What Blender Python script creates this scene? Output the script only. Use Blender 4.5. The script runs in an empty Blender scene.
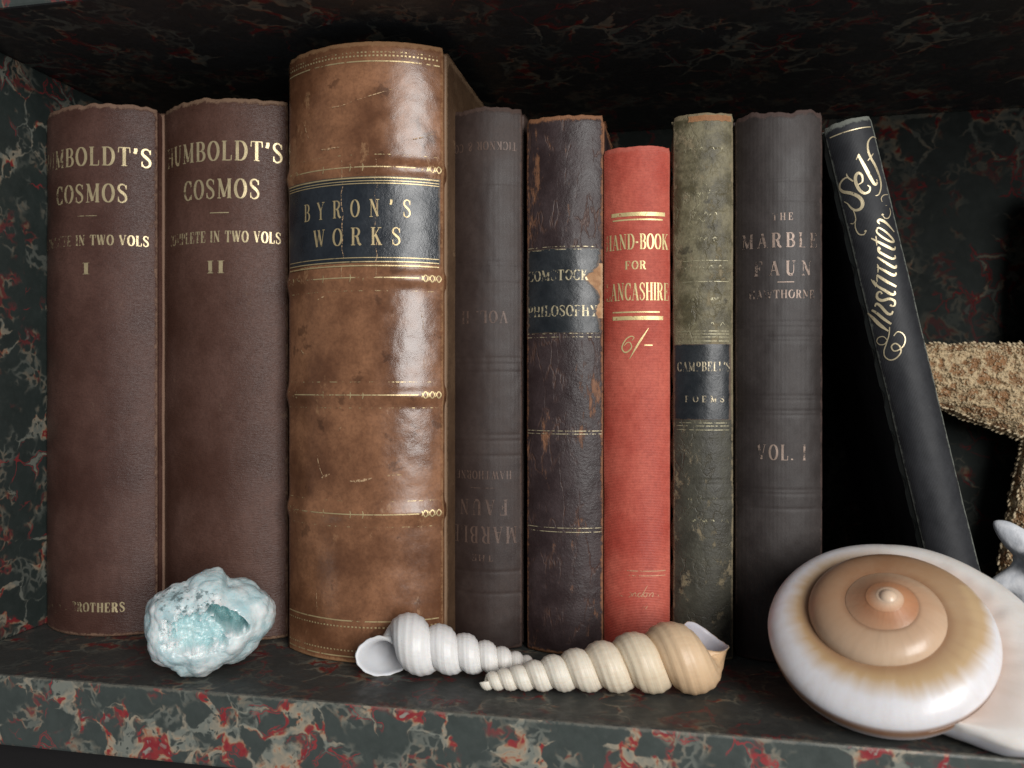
import bpy, math, random
from mathutils import Vector, noise, Matrix
random.seed(7)
S = bpy.context.scene
C = S.collection
PI = math.pi

# ------------------------------------------------------------------ camera
CAM = Vector((0, -.27, .112)); YAW = math.radians(11.53); FPX = 820.0
F = Vector((-math.sin(YAW), math.cos(YAW), 0)); R = Vector((math.cos(YAW), math.sin(YAW), 0)); U = Vector((0, 0, 1))
cd = bpy.data.cameras.new('camera'); cam = bpy.data.objects.new('camera', cd); C.objects.link(cam)
cam.location = CAM; cam.rotation_euler = (PI / 2, 0, YAW)
cd.sensor_width = 36; cd.lens = 36 * FPX / 1024; cd.clip_start = .01; cd.clip_end = 50
cd.dof.use_dof = True; cd.dof.focus_distance = .33; cd.dof.aperture_fstop = 11
S.camera = cam

def ray(px, py):
    return F + R * ((px - 512) / FPX) + U * ((384 - py) / FPX)
def at_y(px, py, y):
    d = ray(px, py); return CAM + d * ((y - CAM.y) / d.y)
def at_floor(px, py):
    d = ray(px, py); return CAM + d * (-CAM.z / d.z)

# ------------------------------------------------------------------ object helpers
def link(o, parent=None, label=None, cat=None, group=None, kind=None):
    C.objects.link(o)
    if parent is not None: o.parent = parent
    if label: o['label'] = label
    if cat: o['category'] = cat
    if group: o['group'] = group
    if kind: o['kind'] = kind
    return o
def empty(name, loc, label, cat, group=None, rot=(0, 0, 0)):
    o = bpy.data.objects.new(name, None); o.location = loc; o.rotation_euler = rot
    o.empty_display_size = .01
    return link(o, None, label, cat, group)
def mesh_obj(name, verts, faces, mats, parent=None, smooth=True, attrs=None, fmat=None, **kw):
    me = bpy.data.meshes.new(name); me.from_pydata([tuple(v) for v in verts], [], faces)
    for m in (mats if isinstance(mats, (list, tuple)) else [mats]): me.materials.append(m)
    if smooth: me.polygons.foreach_set('use_smooth', [True] * len(me.polygons))
    if fmat: me.polygons.foreach_set('material_index', fmat)
    if attrs:
        for k, (typ, vals) in attrs.items():
            a = me.attributes.new(k, typ, 'POINT')
            if typ == 'FLOAT': a.data.foreach_set('value', vals)
            elif typ == 'FLOAT_COLOR': a.data.foreach_set('color', [c for v in vals for c in (v[0], v[1], v[2], 1)])
            else: a.data.foreach_set('vector', [c for v in vals for c in v])
    me.update()
    return link(bpy.data.objects.new(name, me), parent, **kw)
def bevel(o, w, seg=2):
    m = o.modifiers.new('bevel', 'BEVEL'); m.width = w; m.segments = seg; m.limit_method = 'ANGLE'
def box(name, lo, hi, mats, parent=None, fm=None, bev=.0006, **kw):
    x0, y0, z0 = lo; x1, y1, z1 = hi
    v = [(x0,y0,z0),(x1,y0,z0),(x1,y1,z0),(x0,y1,z0),(x0,y0,z1),(x1,y0,z1),(x1,y1,z1),(x0,y1,z1)]
    f = [(0,3,2,1),(4,5,6,7),(0,1,5,4),(1,2,6,5),(2,3,7,6),(3,0,4,7)]
    o = mesh_obj(name, v, f, mats, parent, smooth=False, fmat=fm, **kw)
    if bev: bevel(o, bev)
    return o

# ------------------------------------------------------------------ shader helpers
class N:
    def __init__(s, name):
        s.m = bpy.data.materials.new(name); s.m.use_nodes = True; s.t = s.m.node_tree; s.t.nodes.clear()
        s.out = s.t.nodes.new('ShaderNodeOutputMaterial')
    def n(s, typ, **kw):
        nd = s.t.nodes.new('ShaderNode' + typ)
        for k, v in kw.items():
            if k.startswith('i_'):
                nd.inputs[k[2:].replace('_', ' ')].default_value = v
            else: setattr(nd, k, v)
        return nd
    def l(s, a, b): s.t.links.new(a, b)
    def put(s, sock, v):
        if hasattr(v, 'is_output'): s.l(v, sock)
        elif isinstance(v, (tuple, list)) and len(v) == 3 and sock.type == 'RGBA': sock.default_value = (*v, 1)
        else: sock.default_value = v
    def math(s, op, a, b=None, c=None, clamp=False):
        nd = s.n('Math', operation=op, use_clamp=clamp)
        for i, v in enumerate((a, b, c)):
            if v is not None: s.put(nd.inputs[i], v)
        return nd.outputs[0]
    def mix(s, f, a, b, mode='MIX'):
        nd = s.n('Mix', data_type='RGBA', blend_type=mode)
        s.put(nd.inputs[0], f); s.put(nd.inputs[6], a); s.put(nd.inputs[7], b)
        return nd.outputs[2]
    def step(s, v, lo, hi, to0=0., to1=1.):
        nd = s.n('MapRange', interpolation_type='SMOOTHSTEP')
        s.put(nd.inputs[0], v); nd.inputs[1].default_value = lo; nd.inputs[2].default_value = hi
        nd.inputs[3].default_value = to0; nd.inputs[4].default_value = to1
        return nd.outputs[0]
    def coord(s, scale=(1, 1, 1), loc=(0, 0, 0), rot=(0, 0, 0)):
        tc = s.n('TexCoord'); mp = s.n('Mapping'); s.l(tc.outputs['Object'], mp.inputs[0])
        mp.inputs['Scale'].default_value = scale; mp.inputs['Location'].default_value = loc; mp.inputs['Rotation'].default_value = rot
        return mp.outputs[0]
    def noise(s, vec, scale, detail=4, rough=.55, dist=0, color=False):
        nd = s.n('TexNoise'); s.l(vec, nd.inputs['Vector'])
        nd.inputs['Scale'].default_value = scale; nd.inputs['Detail'].default_value = detail
        nd.inputs['Roughness'].default_value = rough; nd.inputs['Distortion'].default_value = dist
        return nd.outputs['Color' if color else 'Fac']
    def vor(s, vec, scale, feature='F1', rand=1.):
        nd = s.n('TexVoronoi', feature=feature); s.l(vec, nd.inputs['Vector'])
        nd.inputs['Scale'].default_value = scale; nd.inputs['Randomness'].default_value = rand
        return nd
    def attr(s, name, out='Fac'):
        return s.n('Attribute', attribute_name=name).outputs[out]
    def vadd(s, a, b, k):
        sub = s.n('VectorMath', operation='SUBTRACT'); s.l(b, sub.inputs[0]); sub.inputs[1].default_value = (.5, .5, .5)
        sc = s.n('VectorMath', operation='SCALE'); s.l(sub.outputs[0], sc.inputs[0]); sc.inputs[3].default_value = k
        ad = s.n('VectorMath', operation='ADD'); s.l(a, ad.inputs[0]); s.l(sc.outputs[0], ad.inputs[1])
        return ad.outputs[0]
    def bump(s, h, strength, dist, normal=None):
        b = s.n('Bump'); s.put(b.inputs['Height'], h); b.inputs['Strength'].default_value = strength; b.inputs['Distance'].default_value = dist
        if normal is not None: s.l(normal, b.inputs['Normal'])
        return b.outputs[0]
    def bsdf(s, col, rough=.5, normal=None, **kw):
        b = s.n('BsdfPrincipled'); s.put(b.inputs['Base Color'], col); s.put(b.inputs['Roughness'], rough)
        if normal is not None: s.l(normal, b.inputs['Normal'])
        for k, v in kw.items(): s.put(b.inputs[k.replace('_', ' ')], v)
        return b.outputs[0]
    def done(s, sh): s.l(sh, s.out.inputs['Surface']); return s.m

def marbled(name, loc, veins=1., red=1., contrast=1., scale=1., rough=.42, base=(.030, .040, .038), stretch=(1, 1, 1), spec=.4, worn=False):
    """hand-marbled paper: dark green-grey stones in veins of cream, red and orange"""
    s = N(name)
    v = s.coord(scale=tuple(scale * q for q in stretch), loc=loc)
    w1 = s.vadd(v, s.noise(v, 42, 3, .6, color=True), .020)
    w2 = s.vadd(w1, s.noise(v, 170, 3, .6, color=True), .0045)
    big = s.noise(v, 26, 2, .5)
    e = s.vor(w2, 62, 'DISTANCE_TO_EDGE').outputs['Distance']
    width = s.step(big, .40, .72, -.03, .17 * veins)
    d = s.math('SUBTRACT', width, e)
    m1 = s.step(d, -.015, .05)
    # finer net of veins with round bubbles inside
    e2 = s.vor(w2, 190, 'DISTANCE_TO_EDGE').outputs['Distance']
    zone = s.noise(w1, 60, 2, .5)
    m2 = s.math('MULTIPLY', s.step(e2, .22, .05), s.step(zone, .50, .60))
    bub = s.vor(w2, 330).outputs['Distance']
    holes = s.math('MULTIPLY', s.step(bub, .36, .26), s.step(s.noise(v, 90, 2), .44, .56, .25, .95))
    vein = s.math('MULTIPLY', m1, s.math('SUBTRACT', 1., holes))
    vein = s.math('MAXIMUM', vein, s.math('MULTIPLY', m2, .55 * min(1, veins)))
    hue = s.noise(w1, 74, 3, .6)
    cr = s.n('ValToRGB'); s.l(hue, cr.inputs[0]); r = cr.color_ramp
    k = contrast
    cols = [(.0, (.26 * k, .26 * k, .22 * k)), (.43, (.20 * k, .21 * k, .18 * k)), (.52, (.36 * k, .30 * k, .22 * k)),
            (.555, (.36 * k, .17 * k, .10 * k)), (.575, (.29 * k, .045 * k, .042 * k)), (.66, (.25 * k, .022 * k, .03 * k)), (.70, (.30 * k, .28 * k, .24 * k))]
    if red < .5: cols = [(p, ((c[0] * .7, c[1] * 1.2, c[2] * 1.2))) for p, c in cols]
    r.elements[0].position = 0; r.elements[0].color = (*cols[0][1], 1); r.elements[1].position = cols[-1][0]; r.elements[1].color = (*cols[-1][1], 1)
    for p, c in cols[1:-1]:
        el = r.elements.new(p); el.color = (*c, 1)
    grn = s.mix(s.noise(w2, 75, 5, .65), tuple(q * .72 for q in base), tuple(q * 1.55 for q in base))
    # thin dark and red threads at vein borders
    thread = s.math('MULTIPLY', s.step(s.math('ABSOLUTE', s.math('SUBTRACT', d, -.03)), .022, .004), s.step(s.noise(w1, 38, 2), .56, .62))
    col = s.mix(vein, grn, cr.outputs[0])
    col = s.mix(s.math('MULTIPLY', thread, .8 * red), col, (.34 * k, .035 * k, .04 * k))
    # rubbing and dust
    rub = s.step(s.noise(v, 140, 8, .75), .55, .8)
    col = s.mix(s.math('MULTIPLY', rub, .16 * contrast), col, (.20, .20, .18))
    if worn:    # paper rubbed pale along the front arris
        sp = s.n('SeparateXYZ'); s.l(s.coord(), sp.inputs[0])
        dd = s.math('SQRT', s.math('ADD', s.math('POWER', sp.outputs[1], 2.), s.math('POWER', sp.outputs[2], 2.)))
        dd = s.math('ADD', dd, s.math('MULTIPLY', s.math('SUBTRACT', s.noise(v, 260, 6, .7), .5), .0045))
        col = s.mix(s.step(dd, .0013, .0004, 0, .42), col, (.22, .20, .16))
    fine = s.noise(v, 1500, 3, .7)
    nr = s.bump(s.math('ADD', s.math('MULTIPLY', fine, .4), s.noise(v, 260, 4)), .22, .0004)
    return s.done(s.bsdf(col, s.step(s.noise(v, 200, 5), .3, .7, rough - .06, rough + .16), nr, Specular_IOR_Level=spec))

def leather(name, c1, c2, wearc=(.25, .13, .07), rough=.45, grain='leather', bump=.35, mottle=55, wear=.3, edge=.7, streak=1., crack=0., spec=.5, zmix=None, spots=0.):
    s = N(name); v = s.coord()
    m = s.noise(v, mottle, 6, .62)
    col = s.mix(s.step(m, .32, .68), c1, c2)
    if zmix:   # lighter cover colours above one height
        z0, z1, cz1, cz2 = zmix
        sp = s.n('SeparateXYZ'); s.l(v, sp.inputs[0])
        zf = s.step(s.math('ADD', sp.outputs[2], s.math('MULTIPLY', s.math('SUBTRACT', m, .5), .03)), z0, z1)
        col = s.mix(zf, col, s.mix(s.step(m, .4, .6), cz1, cz2))
    fine = s.noise(v, 700, 4, .7)
    col = s.mix(s.step(fine, .35, .7, .0, .35), col, s.mix(.5, c1, (.01, .008, .008)))
    vs = s.coord(scale=(1, 1, streak))
    wn = s.noise(vs, 85, 9, .74)
    wm = s.math('MULTIPLY', s.step(wn, .66 - .22 * wear, .72 - .20 * wear), min(1, wear * 1.6))
    col = s.mix(wm, col, wearc)
    if spots:
        sd = s.vor(s.vadd(v, s.noise(v, 300, 3, color=True), .01), 70); 
        col = s.mix(s.math('MULTIPLY', s.step(sd.outputs['Distance'], .22, .12), spots), col, tuple(q * .35 for q in c1))
    hcrack = None
    if crack:
        cw = s.vadd(vs, s.noise(vs, 160, 4, color=True), .012)
        ce = s.vor(cw, 120, 'DISTANCE_TO_EDGE').outputs['Distance']
        hcrack = s.math('MULTIPLY', s.step(ce, .055, .0), s.step(s.noise(v, 60, 3), .45, .6))
        col = s.mix(s.math('MULTIPLY', hcrack, crack), col, wearc)
    ed = s.math('ADD', s.attr('edge'), s.math('MULTIPLY', s.math('SUBTRACT', s.noise(v, 420, 6, .75), .5), 1.5))
    em = s.math('MULTIPLY', s.step(ed, .45, .85), edge)
    col = s.mix(em, col, wearc)
    # grain
    if grain == 'hrib':
        g = s.math('ADD', s.noise(s.coord(scale=(.12, .12, 1)), 3200, 2, .6), s.math('MULTIPLY', s.noise(v, 1400, 3), .5))
    elif grain == 'cloth':
        g1 = s.n('TexWave', wave_type='BANDS', bands_direction='Z'); s.l(v, g1.inputs[0]); g1.inputs['Scale'].default_value = 480; g1.inputs['Distortion'].default_value = 1.2; g1.inputs['Detail'].default_value = 2
        g = s.math('ADD', g1.outputs['Fac'], s.noise(v, 1500, 3, .7))
    elif grain == 'vrib':
        g1 = s.n('TexWave', wave_type='BANDS', bands_direction='X'); s.l(v, g1.inputs[0]); g1.inputs['Scale'].default_value = 620; g1.inputs['Distortion'].default_value = 1.5; g1.inputs['Detail'].default_value = 2
        g = s.math('ADD', g1.outputs['Fac'], s.noise(v, 1300, 3, .7))
    else:
        g = s.math('ADD', s.noise(v, 900, 5, .65), s.math('MULTIPLY', s.noise(v, 210, 4), 1.2))
    if hcrack is not None: g = s.math('SUBTRACT', g, s.math('MULTIPLY', hcrack, 1.2))
    g = s.math('SUBTRACT', g, s.math('MULTIPLY', s.math('ADD', wm, em), .7))
    nr = s.bump(g, bump, .0005)
    rg = s.math('ADD', s.step(m, .3, .7, rough - .07, rough + .08), s.math('MULTIPLY', s.math('MAXIMUM', wm, em), .25))
    return s.done(s.bsdf(col, rg, nr, Specular_IOR_Level=spec))

def gilt(name, col=(.62, .47, .24), loss=.15, metal=.55, rough=.42, scale=420):
    s = N(name); v = s.coord()
    nz = s.math('ADD', s.noise(v, scale, 6, .75), s.attr('fade'))
    keep = s.step(nz, .62, .70)
    b = s.bsdf(s.mix(s.noise(v, 260, 4), tuple(q * .7 for q in col), tuple(min(1, q * 1.25) for q in col)), rough, s.bump(s.noise(v, 1800, 3), .3, .0003), Metallic=metal)
    t = s.n('BsdfTransparent'); mx = s.n('MixShader'); s.l(keep, mx.inputs[0]); s.l(t.outputs[0], mx.inputs[1]); s.l(b, mx.inputs[2])
    return s.done(mx.outputs[0])

M = {}
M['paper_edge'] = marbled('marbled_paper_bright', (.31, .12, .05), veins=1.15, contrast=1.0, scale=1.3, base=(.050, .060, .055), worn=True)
M['paper_top'] = marbled('marbled_paper_top', (1.13, .4, .2), veins=.75, contrast=.55, scale=1.25, base=(.046, .048, .045), rough=.5, worn=True)  # fewer and duller veins than on the front edge
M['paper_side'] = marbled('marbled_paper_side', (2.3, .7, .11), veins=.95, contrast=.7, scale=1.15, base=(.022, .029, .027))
M['paper_back'] = marbled('marbled_paper_back_shaded', (3.1, .2, .6), veins=.7, contrast=.20, scale=1.0, base=(.012, .014, .013), rough=.85, spec=.08)  # darkened copy, shade of the deep recess put into the colour
M['paper_ceiling'] = marbled('marbled_paper_upper_shaded', (4.2, .5, .9), veins=.85, contrast=.62, scale=1.0, base=(.032, .033, .034))  # shade under the boards put into the paper colour

def pages_mat():
    s = N('page_edges'); v = s.coord()
    g = s.noise(s.coord(scale=(1, .02, .02)), 3500, 2)
    col = s.mix(g, (.22, .16, .09), (.42, .33, .21))
    return s.done(s.bsdf(col, .9, s.bump(g, .5, .0004)))
M['pages'] = pages_mat()

# ------------------------------------------------------------------ bookcase
case = empty('bookcase', (0, 0, 0), 'bookcase shelf lined with dark green marbled paper veined in red and cream', 'bookcase')
XL, XR, YB, ZC = -.2895, .315, .204, .2567
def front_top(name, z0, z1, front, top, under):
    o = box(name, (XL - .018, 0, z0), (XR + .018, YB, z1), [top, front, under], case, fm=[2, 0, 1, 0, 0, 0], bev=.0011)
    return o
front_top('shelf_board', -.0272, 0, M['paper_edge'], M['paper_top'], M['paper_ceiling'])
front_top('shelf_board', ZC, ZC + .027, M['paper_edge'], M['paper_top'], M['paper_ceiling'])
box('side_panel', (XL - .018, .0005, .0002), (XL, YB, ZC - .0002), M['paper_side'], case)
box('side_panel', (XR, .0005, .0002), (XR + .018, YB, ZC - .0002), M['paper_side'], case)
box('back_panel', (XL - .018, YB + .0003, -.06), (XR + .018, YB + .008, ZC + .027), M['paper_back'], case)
_s = N('painted_shade_black'); _v = _s.coord(scale=(.15, 1, 1)); _g = _s.noise(_v, 160, 6, .6)
M['shade_below'] = _s.done(_s.bsdf(_s.mix(_g, (.006, .005, .005), (.016, .013, .012)), .6, _s.bump(_g, .3, .0006)))
box('under_shelf_shade', (XL - .018, .014, -.10), (XR + .018, .030, -.0274), M['shade_below'], case)  # added near-black panel, its colour stands for the shade below the shelf

# ------------------------------------------------------------------ serif capitals (unit height), drawn as strokes
T, t, A_ = 'T', 't', 'a'
def ell(cx, cy, rx, ry, a0, a1, n=14):
    return [(cx + rx * math.cos(math.radians(a0 + (a1 - a0) * i / n)), cy + ry * math.sin(math.radians(a0 + (a1 - a0) * i / n))) for i in range(n + 1)]
G = {
 'I': (.34, [([(.17, 0), (.17, 1)], T)], [(.17, 0, .14), (.17, 1, .14)]),
 'H': (.84, [([(.18, 0), (.18, 1)], T), ([(.66, 0), (.66, 1)], T), ([(.18, .51), (.66, .51)], t)], [(.18, 0, .15), (.18, 1, .15), (.66, 0, .15), (.66, 1, .15)]),
 'U': (.80, [([(.18, 1), (.18, .33)] + ell(.40, .30, .22, .28, 180, 300, 10), T), ([(.51, .06), (.60, .18), (.63, .4), (.63, 1)], t)], [(.18, 1, .14), (.63, 1, .12)]),
 'M': (.98, [([(.16, 0), (.16, 1)], t), ([(.18, 1), (.49, .06)], T), ([(.49, .06), (.80, 1)], t), ([(.80, 0), (.80, 1)], T)], [(.16, 0, .12), (.14, 1, .1), (.80, 0, .14), (.82, 1, .12)]),
 'B': (.72, [([(.18, 0), (.18, 1)], T), ([(.18, 1), (.36, 1)] + ell(.36, .76, .22, .24, 90, -90, 10) + [(.18, .52)], A_), ([(.18, .52), (.38, .52)] + ell(.38, .26, .25, .26, 90, -90, 10) + [(.18, 0)], A_)], [(.15, 0, .12), (.15, 1, .12)]),
 'O': (.80, [(ell(.40, .5, .31, .5, 90, 450, 28), A_)], []),
 'C': (.74, [(ell(.40, .5, .31, .5, 42, 318, 22), A_), ([(.645, .99), (.645, .68)], t), ([(.645, .01), (.645, .28)], t)], []),
 'G': (.80, [(ell(.40, .5, .31, .5, 42, 300, 22), A_), ([(.645, .99), (.645, .68)], t), ([(.63, .02), (.63, .42)], T)], [(.63, .43, .13)]),
 'L': (.68, [([(.18, 0), (.18, 1)], T), ([(.18, .0), (.60, .0)], t), ([(.60, 0), (.62, .27)], t)], [(.18, 1, .15), (.12, 0, .08)]),
 'D': (.82, [([(.18, 0), (.18, 1)], T), ([(.18, 1), (.36, 1)] + ell(.36, .5, .34, .5, 90, -90, 16) + [(.18, 0)], A_)], [(.14, 0, .12), (.14, 1, .12)]),
 'T': (.76, [([(.38, 0), (.38, 1)], T), ([(.06, 1), (.70, 1)], t), ([(.07, 1), (.05, .72)], t), ([(.69, 1), (.71, .72)], t)], [(.38, 0, .16)]),
 "'": (.28, [([(.15, 1), (.15, .86), (.09, .70)], T)], []),
 'S': (.66, [([(.56, .97), (.56, .72)], t), ([(.56, .80), (.47, .95), (.31, 1.0), (.15, .92), (.12, .74), (.24, .60), (.42, .47), (.54, .32), (.53, .12), (.36, 0), (.20, .02), (.10, .18)], 'S'), ([(.10, .30), (.10, .02)], t)], []),
 'P': (.70, [([(.18, 0), (.18, 1)], T), ([(.18, 1), (.36, 1)] + ell(.36, .74, .24, .26, 90, -90, 10) + [(.18, .48)], A_)], [(.18, 0, .15), (.14, 1, .12)]),
 'E': (.72, [([(.18, 0), (.18, 1)], T), ([(.18, 1), (.60, 1)], t), ([(.18, 0), (.62, 0)], t), ([(.18, .51), (.44, .51)], t), ([(.60, 1), (.61, .74)], t), ([(.62, 0), (.64, .27)], t), ([(.44, .64), (.44, .38)], t)], [(.12, 0, .08), (.12, 1, .08)]),
 'F': (.70, [([(.18, 0), (.18, 1)], T), ([(.18, 1), (.60, 1)], t), ([(.18, .51), (.44, .51)], t), ([(.60, 1), (.62, .72)], t), ([(.44, .64), (.44, .38)], t)], [(.18, 0, .16), (.12, 1, .08)]),
 'N': (.84, [([(.16, 0), (.16, 1)], t), ([(.15, 1), (.67, .02)], T), ([(.67, 0), (.67, 1)], t)], [(.16, 0, .13), (.12, 1, .09), (.67, 1, .13)]),
 'W': (1.08, [([(.12, 1), (.34, .02)], T), ([(.34, .02), (.54, .95)], t), ([(.52, 1), (.74, .02)], T), ([(.74, .02), (.95, 1)], t)], [(.12, 1, .12), (.50, 1, .1), (.95, 1, .11)]),
 'V': (.80, [([(.12, 1), (.40, .02)], T), ([(.40, .02), (.66, 1)], t)], [(.12, 1, .12), (.66, 1, .12)]),
 'Y': (.80, [([(.12, 1), (.40, .48)], T), ([(.40, .48), (.66, 1)], t), ([(.40, 0), (.40, .48)], T)], [(.12, 1, .12), (.66, 1, .12), (.40, 0, .16)]),
 'R': (.80, [([(.18, 0), (.18, 1)], T), ([(.18, 1), (.36, 1)] + ell(.36, .76, .24, .24, 90, -90, 10) + [(.18, .52)], A_), ([(.40, .52), (.50, .40), (.56, .12), (.66, .01), (.74, .06)], T)], [(.18, 0, .15), (.14, 1, .12)]),
 'K': (.82, [([(.18, 0), (.18, 1)], T), ([(.20, .40), (.60, 1)], t), ([(.34, .60), (.66, .0)], T)], [(.18, 0, .15), (.18, 1, .15), (.62, 1, .12), (.66, 0, .14)]),
 'A': (.80, [([(.12, 0), (.39, 1)], t), ([(.39, 1), (.67, 0)], T), ([(.21, .34), (.57, .34)], t)], [(.12, 0, .12), (.67, 0, .14)]),
 '-': (.40, [([(.06, .45), (.32, .45)], T)], []),
 '&': (.84, [([(.74, .5), (.60, .2), (.38, 0), (.18, .06), (.12, .26), (.26, .48), (.46, .66), (.48, .88), (.34, 1), (.22, .88), (.26, .66), (.46, .34), (.72, 0)], 'S')], []),
 '.': (.26, [([(.13, 0), (.13, .10)], T)], []),
 ',': (.26, [([(.15, .1), (.13, -.02), (.08, -.14)], T)], []),
 ' ': (.42, [], []),
}
def smooth(pts, k=4):
    if len(pts) < 3: return pts
    P = [pts[0]] + list(pts) + [pts[-1]]; out = []
    for i in range(1, len(P) - 2):
        p0, p1, p2, p3 = (Vector((*q[:2], 0)) for q in P[i - 1:i + 3])
        for j in range(k):
            u = j / k
            q = .5 * ((2 * p1) + (-p0 + p2) * u + (2 * p0 - 5 * p1 + 4 * p2 - p3) * u * u + (-p0 + 3 * p1 - 3 * p2 + p3) * u ** 3)
            out.append((q.x, q.y))
    out.append(tuple(pts[-1][:2])); return out
def densify(pts, step):
    out = [pts[0]]
    for a, b in zip(pts, pts[1:]):
        n = max(1, int(math.dist(a, b) / step + .5))
        for i in range(1, n + 1): out.append((a[0] + (b[0] - a[0]) * i / n, a[1] + (b[1] - a[1]) * i / n))
    return out

class Ink:
    """ribbons laid on a curved book spine; map(s, z, off) gives a point on it"""
    def __init__(s, book): s.b = book; s.v = []; s.f = []; s.fade = []; s.k = 0; s.ribs = []
    def ribbon(s, pts, wfun, fade=None, base=.00010):
        """pts in surface metres (s, z); wfun(i, direction) -> half width"""
        s.k += 1; off = base + (s.k % 23) * .0000045
        pts = densify(pts, .0006); n = len(pts); i0 = len(s.v)
        if n < 2: return
        for i, p in enumerate(pts):
            a = pts[max(0, i - 1)]; b = pts[min(n - 1, i + 1)]
            dx, dy = b[0] - a[0], b[1] - a[1]; L = math.hypot(dx, dy) or 1e-9; dx /= L; dy /= L
            w = wfun(i / (n - 1), abs(dy))
            for sg in (1, -1):
                x, z = p[0] - dy * w * sg, p[1] + dx * w * sg
                s.v.append(s.b.P(x, z, off)); s.fade.append((fade(x, z) if fade else .3))
        s.ribs.append((i0, len(s.v)))
    def text(s, txt, s0, s1, z0, z1, weight=1., fade=None, flip=False, gap=.12):
        tot = sum(G[c][0] + gap for c in txt) - gap; k = (s1 - s0) / tot; h = z1 - z0; x = 0
        for c in txt:
            w, strokes, serifs = G[c]
            def mp(p, x=x):
                u, v_ = s0 + (x + p[0]) * k, z0 + p[1] * h
                return (s0 + s1 - u, z0 + z1 - v_) if flip else (u, v_)
            TT, tt = .085 * k * weight, .026 * k * weight
            for pts, mode in strokes:
                if mode == 'S': pts = smooth(pts, 4)
                q = [mp(p) for p in pts]
                if mode == T: f = lambda u, d: TT
                elif mode == t: f = lambda u, d: max(tt, .00007)
                elif mode == 'S': f = lambda u, d: max(.00007, tt + (TT - tt) * max(0, 1 - abs(u - .5) * 2.2))
                else: f = lambda u, d: max(.00007, tt + (TT - tt) * d ** 1.5)
                s.ribbon(q, f, fade)
            for sx, sy, hw in serifs:
                s.ribbon([mp((sx - hw, sy)), mp((sx + hw, sy))], lambda u, d: max(.00007, .022 * h), fade)
            x += w + gap
    def line(s, z, s0, s1, th, fade=None, tilt=0):
        s.ribbon([(s0, z), (s1, z + tilt)], lambda u, d: th / 2, fade)
    def dots(s, z, s0, s1, step, size, fade=None):
        x = s0
        while x < s1:
            s.ribbon([(x, z), (x + step * .5, z)], lambda u, d: size / 2, fade); x += step
    def curve(s, pts, w0, w1=None, fade=None, k=5, prof='mid'):
        w1 = w0 if w1 is None else w1
        s.ribbon(smooth(pts, k), lambda u, d: w0 + (w1 - w0) * math.sin(PI * u) ** 1.2, fade)
    def dot(s, c, r, fade=None):
        s.ribbon([(c[0] - r, c[1]), (c[0] + r, c[1])], lambda u, d: max(.00003, r * math.sin(PI * (.06 + .88 * u))), fade)
    def build(s, name, mat, **kw):
        """one part for each line of lettering or row of tooling"""
        spans = sorted((min(s.v[i].z for i in range(a, b)), max(s.v[i].z for i in range(a, b)), a, b) for a, b in s.ribs)
        rows = []
        for sp in spans:
            if rows and sp[0] < rows[-1][0] + .0016: rows[-1][0] = max(rows[-1][0], sp[1]); rows[-1][1].append(sp)
            else: rows.append([sp[1], [sp]])
        for _, sps in rows:
            V, Fd, Fc = [], [], []
            for z0, z1, a, b in sps:
                o = len(V); V += s.v[a:b]; Fd += s.fade[a:b]
                Fc += [(o + i, o + i + 1, o + i + 3, o + i + 2) for i in range(0, b - a - 2, 2)]
            mesh_obj(name, V, Fc, mat, s.b.root, smooth=False, attrs={'fade': ('FLOAT', Fd)}, **kw)

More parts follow.
